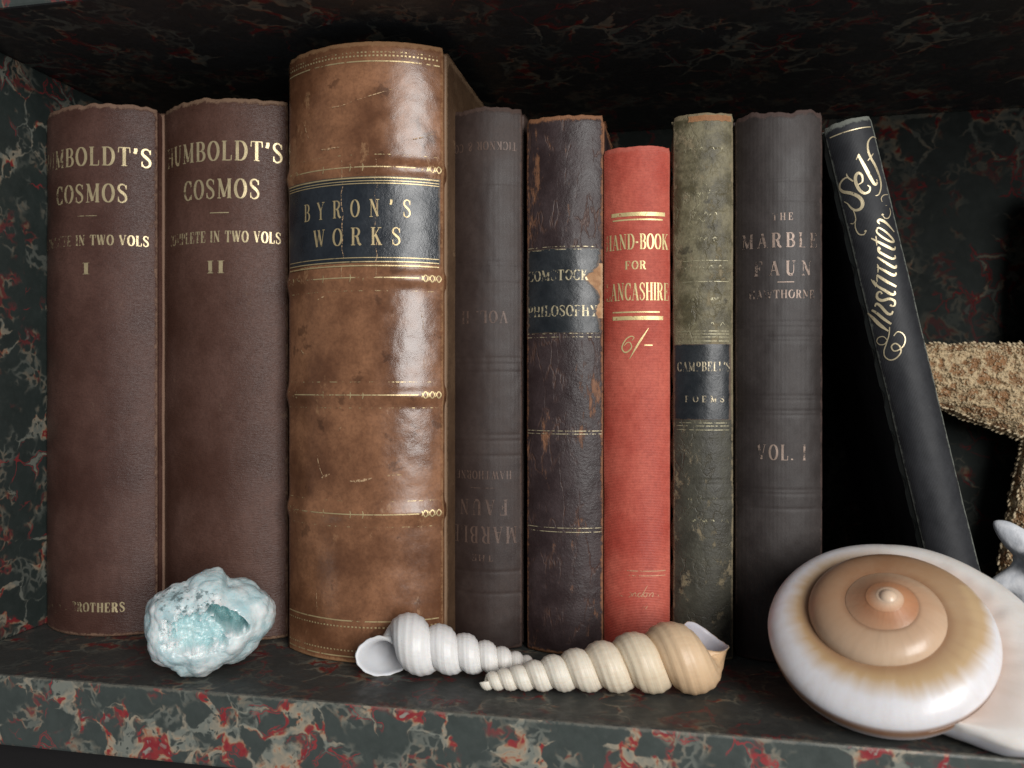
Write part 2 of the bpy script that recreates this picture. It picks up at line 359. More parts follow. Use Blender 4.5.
class Book:
    def __init__(s, name, label, pxl, pxr, pyt, yf, bulge, depth, mats, lean=0, disp=None, ragged=.0004, z_h=None, group=None, pivot=None, roundtop=.0022, zc=None, seed=0, board_out=.0, nz=260, cap=None):
        # left and right limits of the spine read off the photograph at the depth where its joints stand
        ye = yf + bulge; depth = min(depth, .199 - yf)
        if lean == 0:
            xl, xr = at_y(pxl, 384, ye).x, at_y(pxr, 384, ye).x
            s.w = (xr - xl) / 2; s.loc = Vector(((xl + xr) / 2, yf, 0)); s.H = at_y((pxl + pxr) / 2, pyt, yf).z
        else:
            s.w, s.loc, s.H = pivot
        s.b = bulge; s.Rc = (s.w ** 2 + bulge ** 2) / (2 * bulge); s.al = math.asin(min(1, s.w / s.Rc)); s.smax = s.Rc * s.al
        s.disp = disp or (lambda q, z: 0); s.seed = seed * 7.31; s.ragged = ragged; s.rt = roundtop
        s.root = empty(name, s.loc, label, 'book', group, (0, lean, 0))
        s.mw = Matrix.Translation(s.loc) @ Matrix.Rotation(lean, 4, 'Y'); s.inv = s.mw.inverted()
        spine_m, board_m = mats
        ns = 56; V = []; E = []; Fc = []
        prof = [-s.smax + 2 * s.smax * i / ns for i in range(ns + 1)]
        cols = []                                # (kind, s)
        g = [(.0026, -.0012), (.0042, -.0016), (.0058, -.0006)]
        rows = [i / nz for i in range(nz + 1)]
        top_extra = 4
        for r, fz in enumerate(rows + [None] * top_extra):
            for side in range(3, 0, -1):
                V.append(s._row(-s.smax, fz, r - nz, g[side - 1], -1)); E.append(.15)
            for q in prof:
                V.append(s._row(q, fz, r - nz, None, 0))
                zz = (fz if fz is not None else 1) * s.H
                de = s.smax - abs(q)
                e = math.exp(-(de / .0016) ** 2) * .8
                dt = min(s.H - zz, zz * 1.2)
                e = max(e, math.exp(-(dt / .0022) ** 2) * .95 if fz is not None else .95)
                E.append(e)
            for side in range(1, 4):
                V.append(s._row(s.smax, fz, r - nz, g[side - 1], 1)); E.append(.15)
        nc = ns + 7
        for r in range(nz + top_extra):
            for c in range(nc - 1):
                a = r * nc + c; Fc.append((a, a + 1, a + nc + 1, a + nc))
        s.spine = mesh_obj('spine', V, Fc, spine_m, s.root, attrs={'edge': ('FLOAT', E)})
        md = s.spine.modifiers.new('thickness', 'SOLIDIFY'); md.thickness = .0009; md.offset = -1
        yb = bulge + .0052; th = .0026; wb = s.w + board_out
        for sg in (-1, 1):
            x0, x1 = sorted((sg * wb, sg * (wb - th)))
            s._board(x0, x1, yb, depth, board_m, sg)
        s._block(wb - th - .0003, bulge + .0015, depth - .003, .003, s.H - .0035)
    def _row(s, q, fz, k, groove, sg):
        n = noise.noise(Vector((q * 260 + s.seed, s.seed, 3.1)))
        n2 = noise.noise(Vector((q * 900, s.seed, 9.7)))
        ztop = s.H + s.ragged * (n * 1.1 + n2 * .3)
        zbot = .0003
        if fz is not None and k <= 0:
            z = zbot + (ztop - zbot) * fz
            off = 0
        else:
            z = ztop; off = -s.rt * (.25, .6, 1.0, 1.5)[k - 1]; z += s.rt * (.22, .30, .2, -.25)[k - 1]
        if fz is not None:      # rounding in at head and tail
            dt = ztop - z
            if dt < s.rt: off -= s.rt * .25 * (1 - dt / s.rt) ** 2
            if z < .0015: off -= .0004 * (1 - z / .0015) ** 2
        p = s.P(q, z, off)
        if groove:
            p = p + Vector((sg * groove[1], groove[0], 0))
        return p
    def P(s, q, z, off=0):
        wob = .00028 * noise.noise(Vector((q * 60 + s.seed, z * 40, s.seed))) + .00010 * noise.noise(Vector((q * 300, z * 220, s.seed)))
        o = off + wob + s.disp(q, z)
        a = q / s.Rc; r = s.Rc + o
        return Vector((r * math.sin(a), s.Rc - r * math.cos(a), z))
    def _board(s, x0, x1, y0, y1, mat, sg):
        ny, nz = 30, 50; V = []; E = []; Fc = []
        out, inn = (x0, x1) if sg < 0 else (x1, x0)
        def edgev(y, z):
            d = min(y1 - y, z, s.H - z, (y - y0) * 1.0); return math.exp(-(d / .0018) ** 2)
        for x in (out, inn):
            for j in range(nz + 1):
                for i in range(ny + 1):
                    y = y0 + (y1 - y0) * i / ny; z = .0003 + (s.H - .0006) * j / nz
                    V.append((x + .00015 * noise.noise(Vector((y * 50, z * 50, s.seed))) * (1 if x == out else 0), y, z)); E.append(edgev(y, z))
        n1 = (ny + 1) * (nz + 1)
        idx = lambda k, i, j: k * n1 + j * (ny + 1) + i
        for j in range(nz):
            for i in range(ny):
                q = (idx(0, i, j), idx(0, i + 1, j), idx(0, i + 1, j + 1), idx(0, i, j + 1))
                w = (idx(1, i, j), idx(1, i, j + 1), idx(1, i + 1, j + 1), idx(1, i + 1, j))
                Fc += [q, w] if sg > 0 else [q[::-1], w[::-1]]
        for i in range(ny):
            for j in (0, nz):
                Fc.append((idx(0, i, j), idx(1, i, j), idx(1, i + 1, j), idx(0, i + 1, j)))
        for j in range(nz):
            for i in (0, ny):
                Fc.append((idx(0, i, j), idx(0, i, j + 1), idx(1, i, j + 1), idx(1, i, j)))
        o = mesh_obj('cover_board', V, Fc, mat, s.root, smooth=False, attrs={'edge': ('FLOAT', E)})
        bevel(o, .0007)
    def _block(s, hw, y0, y1, z0, z1):
        n = 12; V = []; Fc = []
        pr = [(-hw, y1)] + [(-hw + 2 * hw * i / n, y0 + s.b * (abs(i / n * 2 - 1)) ** 2) for i in range(n + 1)] + [(hw, y1)] + [(hw - 2 * hw * i / n, y1 - .003 * math.sin(PI * i / n)) for i in range(1, n)]
        for z in (z0, z1):
            for x, y in pr: V.append((x, y, z))
        m = len(pr)
        for i in range(m): j = (i + 1) % m; Fc.append((i, j, m + j, m + i))
        Fc += [tuple(range(m))[::-1], tuple(range(m, 2 * m))]
        mesh_obj('page_block', V, Fc, M['pages'], s.root, smooth=False)
    def hit(s, px, py):
        """surface coordinates (s, z) of the point of the spine seen at a pixel"""
        o = s.inv @ CAM; d = (s.inv.to_3x3() @ ray(px, py))
        # circle centre (0, Rc) radius Rc
        a = d.x ** 2 + d.y ** 2; b = 2 * (o.x * d.x + (o.y - s.Rc) * d.y); c = o.x ** 2 + (o.y - s.Rc) ** 2 - s.Rc ** 2
        disc = b * b - 4 * a * c
        tt = (-b - math.sqrt(max(0, disc))) / (2 * a)
        p = o + d * tt; ang = math.atan2(p.x, s.Rc - p.y)
        q = max(-s.smax, min(s.smax, ang * s.Rc))
        return q, p.z
    def zc(s, py, px=None):
        """height on the middle of the spine of image row py"""
        mid = s.mw @ Vector((0, 0, s.H / 2))
        if px is None:
            v = mid - CAM; px = 512 + FPX * v.dot(R) / v.dot(F)
        return s.hit(px, py)[1]
    def patch(s, name, mat, f0, f1, z0, z1, off, ns=40, nz=50, ze=None):
        V = []; Fc = []; E = []
        for j in range(nz + 1):
            for i in range(ns + 1):
                z = z0 + (z1 - z0) * j / nz
                a, b = f0(z), f1(z); q = a + (b - a) * i / ns
                if ze: z += ze(q) * (1 - abs(2 * j / nz - 1) if 0 < j < nz else 1)
                V.append(s.P(q, z, off)); E.append(max(math.exp(-((b - q) / .0012) ** 2), math.exp(-((q - a) / .0012) ** 2), math.exp(-(min(z - z0, z1 - z) / .0007) ** 2) * .8))
        for j in range(nz):
            for i in range(ns):
                a = j * (ns + 1) + i; Fc.append((a, a + 1, a + ns + 2, a + ns + 1))
        o = mesh_obj(name, V, Fc, mat, s.root, attrs={'edge': ('FLOAT', E)})
        return o

def gauss(x, w): return math.exp(-(x / w) ** 2)

# ------------------------------------------------------------------ two brown volumes
cloth_brown = leather('brown_cloth', (.062, .026, .019), (.122, .060, .046), (.25, .15, .10), .46, 'hrib', .5, 22, .16, .8, spec=.4)
cloth_brown2 = leather('brown_cloth_warm', (.068, .028, .018), (.132, .066, .049), (.26, .16, .10), .46, 'hrib', .5, 20, .18, .8, spec=.4)
gold_pale = gilt('pale_gilt', (.66, .54, .32))
def book_text(b, ink, txt, x0, x1, yt, yb, weight=1., fade=None, flip=False, gap=.12):
    ym = (yt + yb) / 2
    s0, _ = b.hit(x0, ym); s1, _ = b.hit(x1, ym)
    z1, z0 = b.zc(yt, (x0 + x1) / 2), b.zc(yb, (x0 + x1) / 2)
    ink.text(txt, s0, s1, z0, z1, weight, fade, flip, gap)

b1 = Book('book', 'brown cloth volume I of a gilt lettered pair, standing against the marbled side panel', 47, 157, 104, .048, .0115, .165, (cloth_brown, cloth_brown), seed=1, ragged=.0010)
fl = lambda x0, w: (lambda s_, z: .3 - .34 * max(0, min(1, (x0 - s_) / w)))
ink = Ink(b1)
fp = lambda b, x0, x1, lo=.06: (lambda s_, z, a=b.hit(x0, 300)[0], c=b.hit(x1, 300)[0]: lo + (.3 - lo) * max(0, min(1, (s_ - a) / (c - a))))
book_text(b1, ink, "HUMBOLDT'S", 44, 152, 147, 165, 1.1, fp(b1, 52, 76, .15))
book_text(b1, ink, 'COSMOS', 57, 128, 184, 202, 1.1, fp(b1, 50, 85, .16))
ink.line(b1.zc(216), b1.hit(78, 216)[0], b1.hit(97, 216)[0], .0003, lambda a, b: .2)
book_text(b1, ink, 'COMPLETE IN TWO VOLS', 46, 149, 235, 245, 1.3, fp(b1, 60, 98, .10), gap=.08)
book_text(b1, ink, 'I', 82, 90, 263, 274, 1.0, None)
book_text(b1, ink, 'BROTHERS', 72, 125, 603, 612, 1.5, fp(b1, 70, 98, .08))
book_text(b1, ink, 'HARPER &', 46, 69, 604, 613, 1.2, lambda a, b: .07)
ink.build('gilt_lettering', gold_pale)

b2 = Book('book', 'brown cloth volume II of a gilt lettered pair, standing behind the pale blue crystal', 165, 288, 98, .053, .0120, .165, (cloth_brown2, cloth_brown2), seed=2, ragged=.0011)
ink = Ink(b2)
book_text(b2, ink, "HUMBOLDT'S", 168, 283, 141, 160, 1.1, fp(b2, 168, 190, .17))
book_text(b2, ink, 'COSMOS', 184, 260, 179, 198, 1.1, fp(b2, 180, 215, .2))
ink.line(b2.zc(213), b2.hit(210, 213)[0], b2.hit(229, 213)[0], .0004)
book_text(b2, ink, 'COMPLETE IN TWO VOLS', 170, 281, 231, 242, 1.3, fp(b2, 170, 215, .10), gap=.08)
book_text(b2, ink, 'II', 207, 225, 261, 273, 1.0, None)
ink.build('gilt_lettering', gold_pale)

# ------------------------------------------------------------------ big tan leather book with raised bands
tan = leather('tan_calf', (.135, .056, .027), (.345, .160, .080), (.46, .26, .13), .25, 'leather', .11, 36, .28, .6, streak=.5, spec=.55, spots=.5)
tan_d = leather('tan_calf_board', (.10, .055, .03), (.17, .10, .055), (.26, .16, .09), .45, 'leather', .3, 40, .3, .7)
NOMK = lambda: None
bz = []
def disp3(q, z):
    return sum(.0011 * gauss(z - c, .0032) for c in bz)
_pre = at_y(366, 42, .039).z
def z3(py): return CAM.z + (384 - py) / FPX * ((.039 - CAM.y) / (ray(366, py).y))
bz += [z3(168), z3(278), z3(395), z3(514)]
b3 = Book('book', 'tallest book, thick tan calf with raised bands, gilt rules and black title label', 289, 443, 42, .039, .0125, .185, (tan, tan_d), disp=disp3, seed=3, ragged=.0004, nz=420)
W3 = b3.smax
lab_blue = leather('navy_label_leather', (.014, .018, .024), (.030, .036, .044), (.16, .10, .06), .30, 'leather', .25, 60, .06, .6, spec=.6)
b3.patch('title_label', lab_blue, lambda z: -W3 * .985, lambda z: W3 * .965, b3.zc(263), b3.zc(177), .00025)
gold = gilt('bright_gilt', (.72, .56, .30))
gold_dull = gilt('rubbed_gilt', (.50, .36, .18), metal=.4)
ink = Ink(b3); base = .00040
class Ink2(Ink):
    def ribbon(s, pts, wfun, fade=None, base=.00036): Ink.ribbon(s, pts, wfun, fade, base)
ink = Ink2(b3)
book_text(b3, ink, "BYRON'S", 305, 411, 200, 217, .95, None, gap=.75)
book_text(b3, ink, 'WORKS', 314, 401, 228, 245, .95, None, gap=.6)
for py, th in ((178.5, .0005), (181.5, .0003), (184, .0003), (258, .0003), (262, .0004), (266, .0005)):
    ink.line(b3.zc(py), -W3 * .95, W3 * .95, th)
ink.build('gilt_lettering', gold)
ink = Ink(b3)
fd = lambda s_, z: .24 - .25 * noise.noise(Vector((s_ * 90, z * 30, 4)))
for py in (168, 278, 395, 514):
    z = b3.zc(py)
    ink.line(z, -W3 * .80, W3 * .72, .00045, fd)
    for dz in (.0052, -.0052): ink.line(z + dz, -W3 * .96, W3 * .94, .0003, lambda a, b: .10)
    for sg in (-1, 1):
        for k in range(3):
            c = (sg * W3 * (.78 + .075 * k), z)
            ink.curve([(c[0] - .0012, c[1] - .0009), (c[0] + .0002, c[1] + .0013), (c[0] + .0013, c[1]), (c[0] + .0002, c[1] - .0013), (c[0] - .0012, c[1] + .0010)], .00016, .00028, (fd if sg > 0 else lambda a, b: .1))
    for xx in (-.35, -.02, .12):
        ink.curve([(W3 * xx, z + .0014), (W3 * xx + .0003, z), (W3 * xx - .0001, z - .0016)], .00012, .0002, fd)
for py, k in ((62, 0), (621, 0), (657, 0)):
    ink.line(b3.zc(py), -W3 * .97, W3 * .96, .0005, fd)
ink.dots(b3.zc(56.5), -W3 * .95, W3 * .95, .0016, .0007, lambda a, b: .27)
ink.dots(b3.zc(53), -W3 * .95, W3 * .95, .0016, .0006, lambda a, b: .16)
ink.dots(b3.zc(627), -W3 * .97, W3 * .95, .0016, .0006, lambda a, b: .24)
ink.dots(b3.zc(651), -W3 * .97, W3 * .95, .0016, .0006, lambda a, b: .24)
ink.build('gilt_tooling', gold)
# rubbed scratches and creases in the leather
scr = gilt('bare_leather', (.55, .36, .20), metal=0, rough=.7, scale=900)
ink = Ink2(b3)
for (x0, y0, x1, y1, w) in ((305, 122, 310, 140, .0006), (330, 108, 352, 102, .0004), (355, 101, 398, 88, .0004), (318, 455, 323, 475, .0005), (322, 478, 330, 474, .0010), (350, 481, 372, 478, .0012), (386, 476, 402, 475, .0009), (302, 350, 307, 354, .0008), (338, 431, 342, 428, .0006), (318, 300, 325, 296, .0007), (420, 310, 423, 330, .0003), (322, 150, 340, 147, .0010), (408, 140, 434, 134, .0005), (317, 590, 318, 612, .0004)):
    a = b3.hit(x0, y0); b_ = b3.hit(x1, y1); mid = ((a[0] + b_[0]) / 2 + random.uniform(-1, 1) * .0006, (a[1] + b_[1]) / 2 + random.uniform(-1, 1) * .0006)
    ink.curve([a, mid, b_], w * .15, w * .5, lambda a, b: .15); ink.build('scuff_mark', scr); ink = Ink2(b3)
ink = Ink2(b3)
for x0 in (343, 376):
    pts = [b3.hit(x0 + random.uniform(-1.6, 1.6) + (yy - 170) * .0, yy) for yy in range(158, 284, 7)]
    ink.curve(pts, .00010, .00020, lambda a, b: .14)
    ink.build('crease', scr); ink = Ink2(b3)

# ------------------------------------------------------------------ brown ribbed cloth pair (one shelved upside down)
rib_brown = leather('ribbed_brown_cloth', (.032, .019, .016), (.053, .034, .028), (.15, .09, .07), .52, 'vrib', .16, 40, .06, .35, spec=.45)
rib_dark = leather('ribbed_black_brown_cloth', (.026, .019, .017), (.046, .036, .033), (.14, .08, .065), .52, 'vrib', .14, 40, .06, .40, spec=.45)
dull = gilt('faded_gilt', (.16, .105, .08), metal=.2, rough=.5)
dull_lit = gilt('half_faded_gilt', (.30, .22, .175), metal=.3, rough=.45)
def grooves(zs, amp=.00013, w=.0006):
    return lambda q, z: sum(-amp * gauss(z - c, w) for c in zs)
def zat(px, py, y): return at_y(px, py, y).z
y4 = .066
b4 = Book('book', 'dark brown ribbed cloth book shelved upside down beside the large tan leather book', 450, 522, 108, y4, .0060, .155, (rib_brown, rib_brown), seed=4, ragged=.0009, nz=420,
          disp=grooves([zat(486, p, y4) for p in (183, 262, 267, 283, 358, 364, 372, 435, 441, 456, 572, 594)]))
ink = Ink(b4); z_ = b4.zc
W = b4.smax
ink.text('TICKNOR & CO.', -W * .86, W * .86, z_(150), z_(142), 1.2, lambda a, b: .28, True, .1)
ink.text('VOL. II', -W * .55, W * .62, z_(323), z_(311), 1.1, lambda a, b: .25, True)
ink.text('HAWTHORNE', -W * .72, W * .72, z_(479), z_(471), 1.1, lambda a, b: .26, True)
ink.line(z_(488), -W * .3, W * .3, .0003, lambda a, b: .2)
ink.text('FAUN', -W * .62, W * .62, z_(515), z_(500), 1.1, lambda a, b: .24, True, .3)
ink.text('MARBLE', -W * .86, W * .86, z_(543), z_(527), 1.1, lambda a, b: .28, True, .2)
ink.text('THE', -W * .28, W * .26, z_(561), z_(555), 1.1, lambda a, b: .2, True)
ink.build('faded_lettering', gilt('faded_gilt_warm', (.115, .072, .055), metal=.15, rough=.5))

# ------------------------------------------------------------------ worn dark calf book with torn black label
calf = leather('worn_dark_calf', (.030, .018, .018), (.060, .040, .040), (.30, .135, .065), .42, 'leather', .40, 60, .44, .85, streak=.28, crack=.18, spec=.38)
y5 = .066
b5 = Book('book', 'worn dark calf book with peeling black title label and scuffed orange leather showing through', 527, 603, 116, y5, .0048, .150, (calf, calf), seed=5, ragged=.0007)
W = b5.smax; z_ = b5.zc
def rag(base, amp, sd): return lambda z: base + amp * noise.noise(Vector((z * 700, sd, 0))) + amp * .6 * noise.noise(Vector((z * 2200, sd, 5)))
tear = z_(281); tear2 = z_(312)
def lab_r(z):
    v = W * .93 + .0006 * noise.noise(Vector((z * 900, 2, 0))) + .0004 * noise.noise(Vector((z * 3100, 2, 0)))
    v += (.0018 * noise.noise(Vector((z * 420, 7, 0))) + .0010 * noise.noise(Vector((z * 1300, 9, 0)))) * gauss(z - tear + .004, .011)
    v -= .0062 * gauss(z - tear - .001, .0042) * (1 + .35 * noise.noise(Vector((z * 1500, 1, 0)))) + .0022 * gauss(z - tear2, .0030)
    return v
tanrip = leather('torn_leather', (.38, .19, .09), (.62, .38, .21), (.62, .42, .26), .8, 'leather', .6, 160, .3, .3)
b5.patch('torn_leather', tanrip, lambda z: W * .38 if abs(z - tear) < .012 else W * .7, lambda z: W * .99 + .0004 * noise.noise(Vector((z * 1400, 1, 7))), z_(318), z_(263), .00014)
lab5 = leather('black_label_leather', (.012, .015, .018), (.028, .032, .036), (.20, .12, .07), .36, 'leather', .22, 90, .22, .5, streak=.3, spec=.5)
b5.patch('title_label', lab5, rag(-W * .96, .0005, 3), lab_r, z_(333), z_(248), .00032)
ink = Ink2(b5)
f5 = lambda s_, z: .18 + .10 * noise.noise(Vector((s_ * 500, z * 200, 2)))
ink.ribbon_base = 0
ink.text('COMSTOCK', -W * .93, W * .62, z_(280), z_(270), 1.1, f5, gap=.06)
ink.text("PHILOSOPHY", -W * .94, W * .84, z_(316), z_(305.5), 1.1, f5, gap=.06)
for py in (246.5, 249.5, 333.5, 337): ink.line(z_(py), -W * .95, W * .9, .0003, lambda a, b: .14)
for py in (431, 434, 528, 532): ink.line(z_(py), -W * .95, W * .95, .0003, lambda a, b: .17)
ink.build('gilt_lettering', gilt('old_gilt', (.55, .47, .30), metal=.4))

# ------------------------------------------------------------------ thin red book
def red_cloth():
    return leather('red_cloth', (.47, .072, .048), (.68, .160, .108), (.62, .20, .15), .52, 'cloth', .32, 30, .10, .30, spec=.35)
y6 = .070
redm = red_cloth()
b6 = Book('book', 'slim bright red cloth book with gilt title and double rules', 603.5, 670, 147, y6, .0052, .150, (redm, redm), seed=6, ragged=.0005)
W = b6.smax; z_ = b6.zc; ink = Ink(b6)
g6 = gilt('yellow_gilt', (.86, .66, .32), metal=.35)
ff = lambda s_, z: .3 - .2 * max(0, min(1, (-W * .68 - s_) / .003))
ink.line(z_(214), -W * .70, W * .83, .0016, None); ink.line(z_(219.5), -W * .66, W * .76, .0006, None)
ink.text('HAND-BOOK', -W * .90, W * .93, z_(249), z_(234), 1.15, ff, gap=.05)
ink.text('FOR', -W * .30, W * .28, z_(269), z_(261), 1.2, None)
ink.text('LANCASHIRE', -W * .90, W * .95, z_(300), z_(283), 1.15, ff, gap=.05)
ink.line(z_(312), -W * .66, W * .66, .0006, None); ink.line(z_(318), -W * .66, W * .76, .0016, None)
def h6(x, y): return b6.hit(600 + x / 12.8, 320 + y / 12.8)
ink.curve([h6(*p) for p in ((415, 255), (435, 225), (400, 208), (340, 240), (290, 320), (285, 375), (320, 415), (370, 395), (405, 345), (385, 290), (345, 290), (310, 330))], .00013, .00030)
ink.dot(h6(412, 262), .00035)
ink.curve([h6(620, 105), h6(500, 290), h6(380, 495)], .00012, .00040)
ink.line(h6(565, 322)[1], h6(565, 322)[0], h6(672, 322)[0], .0005)
ink.build('gilt_lettering', g6)
ink = Ink(b6)
def h6b(x, y): return b6.hit(600 + x / 9.6, 560 + y / 9.6)
fx = lambda s_, z: .24
for a, b_, w in ((105, 60, .0005), (150, 55, .0004)): ink.line(b6.zc(560 + a / 9.6), -W * .68, W * .84, w, lambda s_, z: .18 + .1 * max(-1, min(1, s_ / .006)))
cur = [
 ((240, 215), (215, 250), (200, 300), (175, 345), (150, 345), (160, 325), (200, 340), (240, 350), (265, 335)),
 ((300, 315), (280, 310), (265, 330), (275, 352), (297, 345), (303, 320), (320, 325)),
 ((318, 320), (312, 352)), ((315, 335), (335, 315), (345, 325), (338, 352), (355, 345)),
 ((395, 318), (375, 318), (362, 340), (375, 355), (395, 335)), ((455, 245), (425, 300), (398, 350), (410, 352)),
 ((445, 315), (425, 318), (418, 340), (432, 354), (450, 340), (450, 318), (470, 322)),
 ((480, 318), (470, 352)), ((474, 338), (500, 315), (512, 325), (500, 352), (520, 342)), ((555, 330), (562, 350))]
for c in cur: ink.curve([h6b(*p) for p in c], .00010, .00022, lambda s_, z: .18 + .1 * max(-1, min(1, s_ / .006)))
for c in (((440, 425), (400, 480)), ((465, 428), (430, 480))): ink.curve([h6b(*p) for p in c], .0001, .0002, lambda a, b: .15)
ink.build('faded_lettering', gilt('rubbed_red_gilt', (.66, .33, .20), metal=.2))

# ------------------------------------------------------------------ mottled olive book with black label
y7 = .070
b7z = lambda py: zat(703, py, y7)
olive = leather('mottled_olive_leather', (.050, .046, .034), (.085, .080, .058), (.27, .215, .13), .5, 'leather', .45, 85, .52, .8, streak=.8, crack=.10, spec=.4,
                zmix=(b7z(425), b7z(395), (.10, .085, .045), (.23, .20, .12)), spots=.6)
b7 = Book('book', 'mottled olive leather book with black label band, next to the red book', 673, 733, 114, y7, .0042, .150, (olive, olive), seed=7, ragged=.0005, nz=380,
          disp=grooves([b7z(p) for p in (127, 130, 183, 187, 270, 274, 480, 484, 500)], .0002, .0005))
W = b7.smax; z_ = b7.zc
b7.patch('title_label', lab5, lambda z: -W * .97, lambda z: W * .90, z_(420), z_(344), .00022)
capm = leather('bare_orange_leather', (.30, .13, .05), (.36, .17, .07), (.42, .25, .13), .7, 'leather', .5, 200, .3, .3)
b7.patch('bare_patch', capm, lambda z: -W * .45 + .0006 * noise.noise(Vector((z * 900, 0, 0))), lambda z: W * .93, z_(121), b7.H - .0005, .00012, ze=lambda q: .0007 * noise.noise(Vector((q * 600, 0, 3))))
ink = Ink2(b7)
f7 = lambda s_, z: .19 + .12 * noise.noise(Vector((s_ * 500, z * 200, 8)))
ink.text("CAMPBELL'S", -W * .82, W * .86, z_(371), z_(362), 1.1, f7, gap=.1)
ink.text('POEMS', -W * .56, W * .66, z_(402), z_(396), 1.1, f7, gap=.5)
ink.build('gilt_lettering', gilt('old_label_gilt', (.52, .44, .30), metal=.4))
ink = Ink(b7)
for py in (331, 334, 337, 341, 423, 426, 430, 260.5, 281.5): ink.line(z_(py), -W * .86, W * .84, .00028, lambda a, b: .19)
f7b = lambda s_, z: .11 + .12 * noise.noise(Vector((s_ * 500, z * 300, 1)))
for py, r in ((150, .8), (195, .55), (214, .35), (240, .5), (268, .7), (300, .45), (325, .8), (500, .6), (522, .8)):
    z = z_(py)
    for k in range(5):
        x = W * r * (k - 2) / 2.4
        ink.curve([(x - .0016, z - .0004), (x - .0007, z + .0011), (x + .0004, z), (x + .0011, z + .0009), (x + .0018, z - .0006)], .0001, .00022, f7b)
for sg in (-1, 1):
    ink.curve([(0, z_(182)), (sg * .0026, z_(190)), (sg * .0012, z_(202)), (sg * .0034, z_(212)), (0, z_(222))], .0001, .00025, f7b)
ink.build('gilt_tooling', gilt('old_gilt_tooling', (.42, .38, .24), metal=.3))

# ------------------------------------------------------------------ dark ribbed cloth, volume one
y8 = .073
b8 = Book('book', 'dark ribbed cloth first volume standing upright, with half faded lettering and frayed cap', 735, 822, 112, y8, .0065, .155, (rib_dark, rib_dark), seed=8, ragged=.0013, nz=420,
          disp=grooves([zat(778, p, y8) for p in (180, 196, 200, 322, 327, 337, 341, 396, 400, 411, 415, 490, 494, 509)]))
W = b8.smax; z_ = b8.zc
def band(c, w, lo, hi): return lambda s_, z: lo + (hi - lo) * gauss(s_ - c, w)
ink = Ink(b8)
book_text(b8, ink, 'THE', 772, 793, 213, 220, 1.1, band(.003, .003, .2, .33), gap=.35)
book_text(b8, ink, 'MARBLE', 742, 817, 233, 247, 1.1, band(.001, .004, .18, .32), gap=.28)
book_text(b8, ink, 'FAUN', 754, 811, 261, 275, 1.1, band(.001, .004, .18, .32), gap=.42)
ink.line(z_(282), -.001, .0055, .0004, None)
book_text(b8, ink, 'HAWTHORNE', 749, 814, 290, 298, 1.1, band(.001, .0035, .15, .32), gap=.1)
book_text(b8, ink, 'VOL. I', 757, 806, 445, 460, 1.1, band(.000, .006, .16, .31), gap=.18)
ink.build('gilt_lettering', dull_lit)
ink = Ink(b8)
book_text(b8, ink, 'MARBLE', 742, 817, 233.3, 247.3, 1.0, lambda a, b: .24, gap=.28)
book_text(b8, ink, 'FAUN', 754, 811, 261.3, 275.3, 1.0, lambda a, b: .24, gap=.42)
book_text(b8, ink, 'HAWTHORNE', 749, 814, 290.2, 298.2, 1.0, lambda a, b: .22, gap=.1)
for v in ink.v: v += Vector((0, .00006, 0))
ink.build('faded_lettering', gilt('lost_gilt', (.030, .022, .022), metal=0))

# ------------------------------------------------------------------ leaning black book
y9 = .073
black = leather('black_cloth', (.020, .021, .024), (.036, .037, .041), (.20, .21, .18), .56, 'vrib', .10, 45, .07, .85, spec=.3)
topc = at_y(848, 120, y9); lean = math.radians(-12.6)
Hn = topc.z / math.cos(lean) ; 
hw = (at_y(873, 118, y9 + .005).x - at_y(823.5, 122, y9 + .005).x) / 2 * math.cos(lean)
loc9 = Vector((topc.x + Hn * math.sin(-lean), y9, 0))
loc9.z += abs(hw * math.sin(lean)); Hn -= abs(hw * math.sin(lean)) / math.cos(lean)
b9 = Book('book', 'thin black book leaning to one side, gilt script title running up its spine', 0, 0, 0, y9, .0048, .150, (black, black), lean=lean, pivot=(hw, loc9, Hn), seed=9, ragged=.0006)
W = b9.smax; ink = Ink(b9)
gs = gilt('script_gilt', (.74, .62, .40), metal=.45)
def cr(ox, oy, k): return lambda *pts: [b9.hit(ox + x / k, oy + y / k) for x, y in pts]
c2 = cr(830, 130, 6.98); c3 = cr(860, 210, 9.6); c4 = cr(860, 280, 9.04)
TH, tn = .00054, .00013
ink.curve(c2((165, 358), (120, 332), (82, 358), (68, 400), (90, 430), (150, 442), (205, 470), (228, 510), (215, 548), (180, 560), (150, 545), (125, 515), (100, 500)), tn, TH * 1.2)
ink.curve(c2((115, 305), (125, 330), (160, 360)), tn, .0003)
ink.curve(c2((150, 540), (172, 580), (180, 630), (165, 652), (148, 655)), tn, .00022)
ink.curve(c2((180, 620), (178, 680), (200, 725), (235, 730), (252, 708)), tn, .00025); ink.dot(c2((248, 706))[0], .0005); ink.dot(c2((148, 652))[0], .0004)
ink.curve(c2((190, 385), (225, 362), (224, 320), (200, 300), (180, 320), (180, 365), (205, 418), (240, 442), (272, 430), (280, 402), (262, 385)), tn * 1.3, TH * 1.1)
ink.curve(c2((182, 208), (202, 172), (205, 190), (255, 280), (300, 365), (318, 380), (330, 362), (322, 345)), tn, TH * 1.3)
ink.curve(c2((322, 62), (292, 50), (266, 80), (262, 130), (280, 190), (320, 262), (348, 340), (354, 400), (340, 448), (318, 460)), tn, TH); ink.dot(c2((322, 458))[0], .0004)
ink.curve(c2((262, 216), (300, 165)), tn, tn * 2)
ink.curve(c2((400, 452), (372, 456), (356, 478), (362, 502)), tn, .00018); ink.dot(c2((390, 528))[0], .0004); ink.curve(c2((412, 545), (420, 580), (405, 615), (380, 615), (366, 595)), tn, .00018); ink.dot(c2((366, 592))[0], .0005)
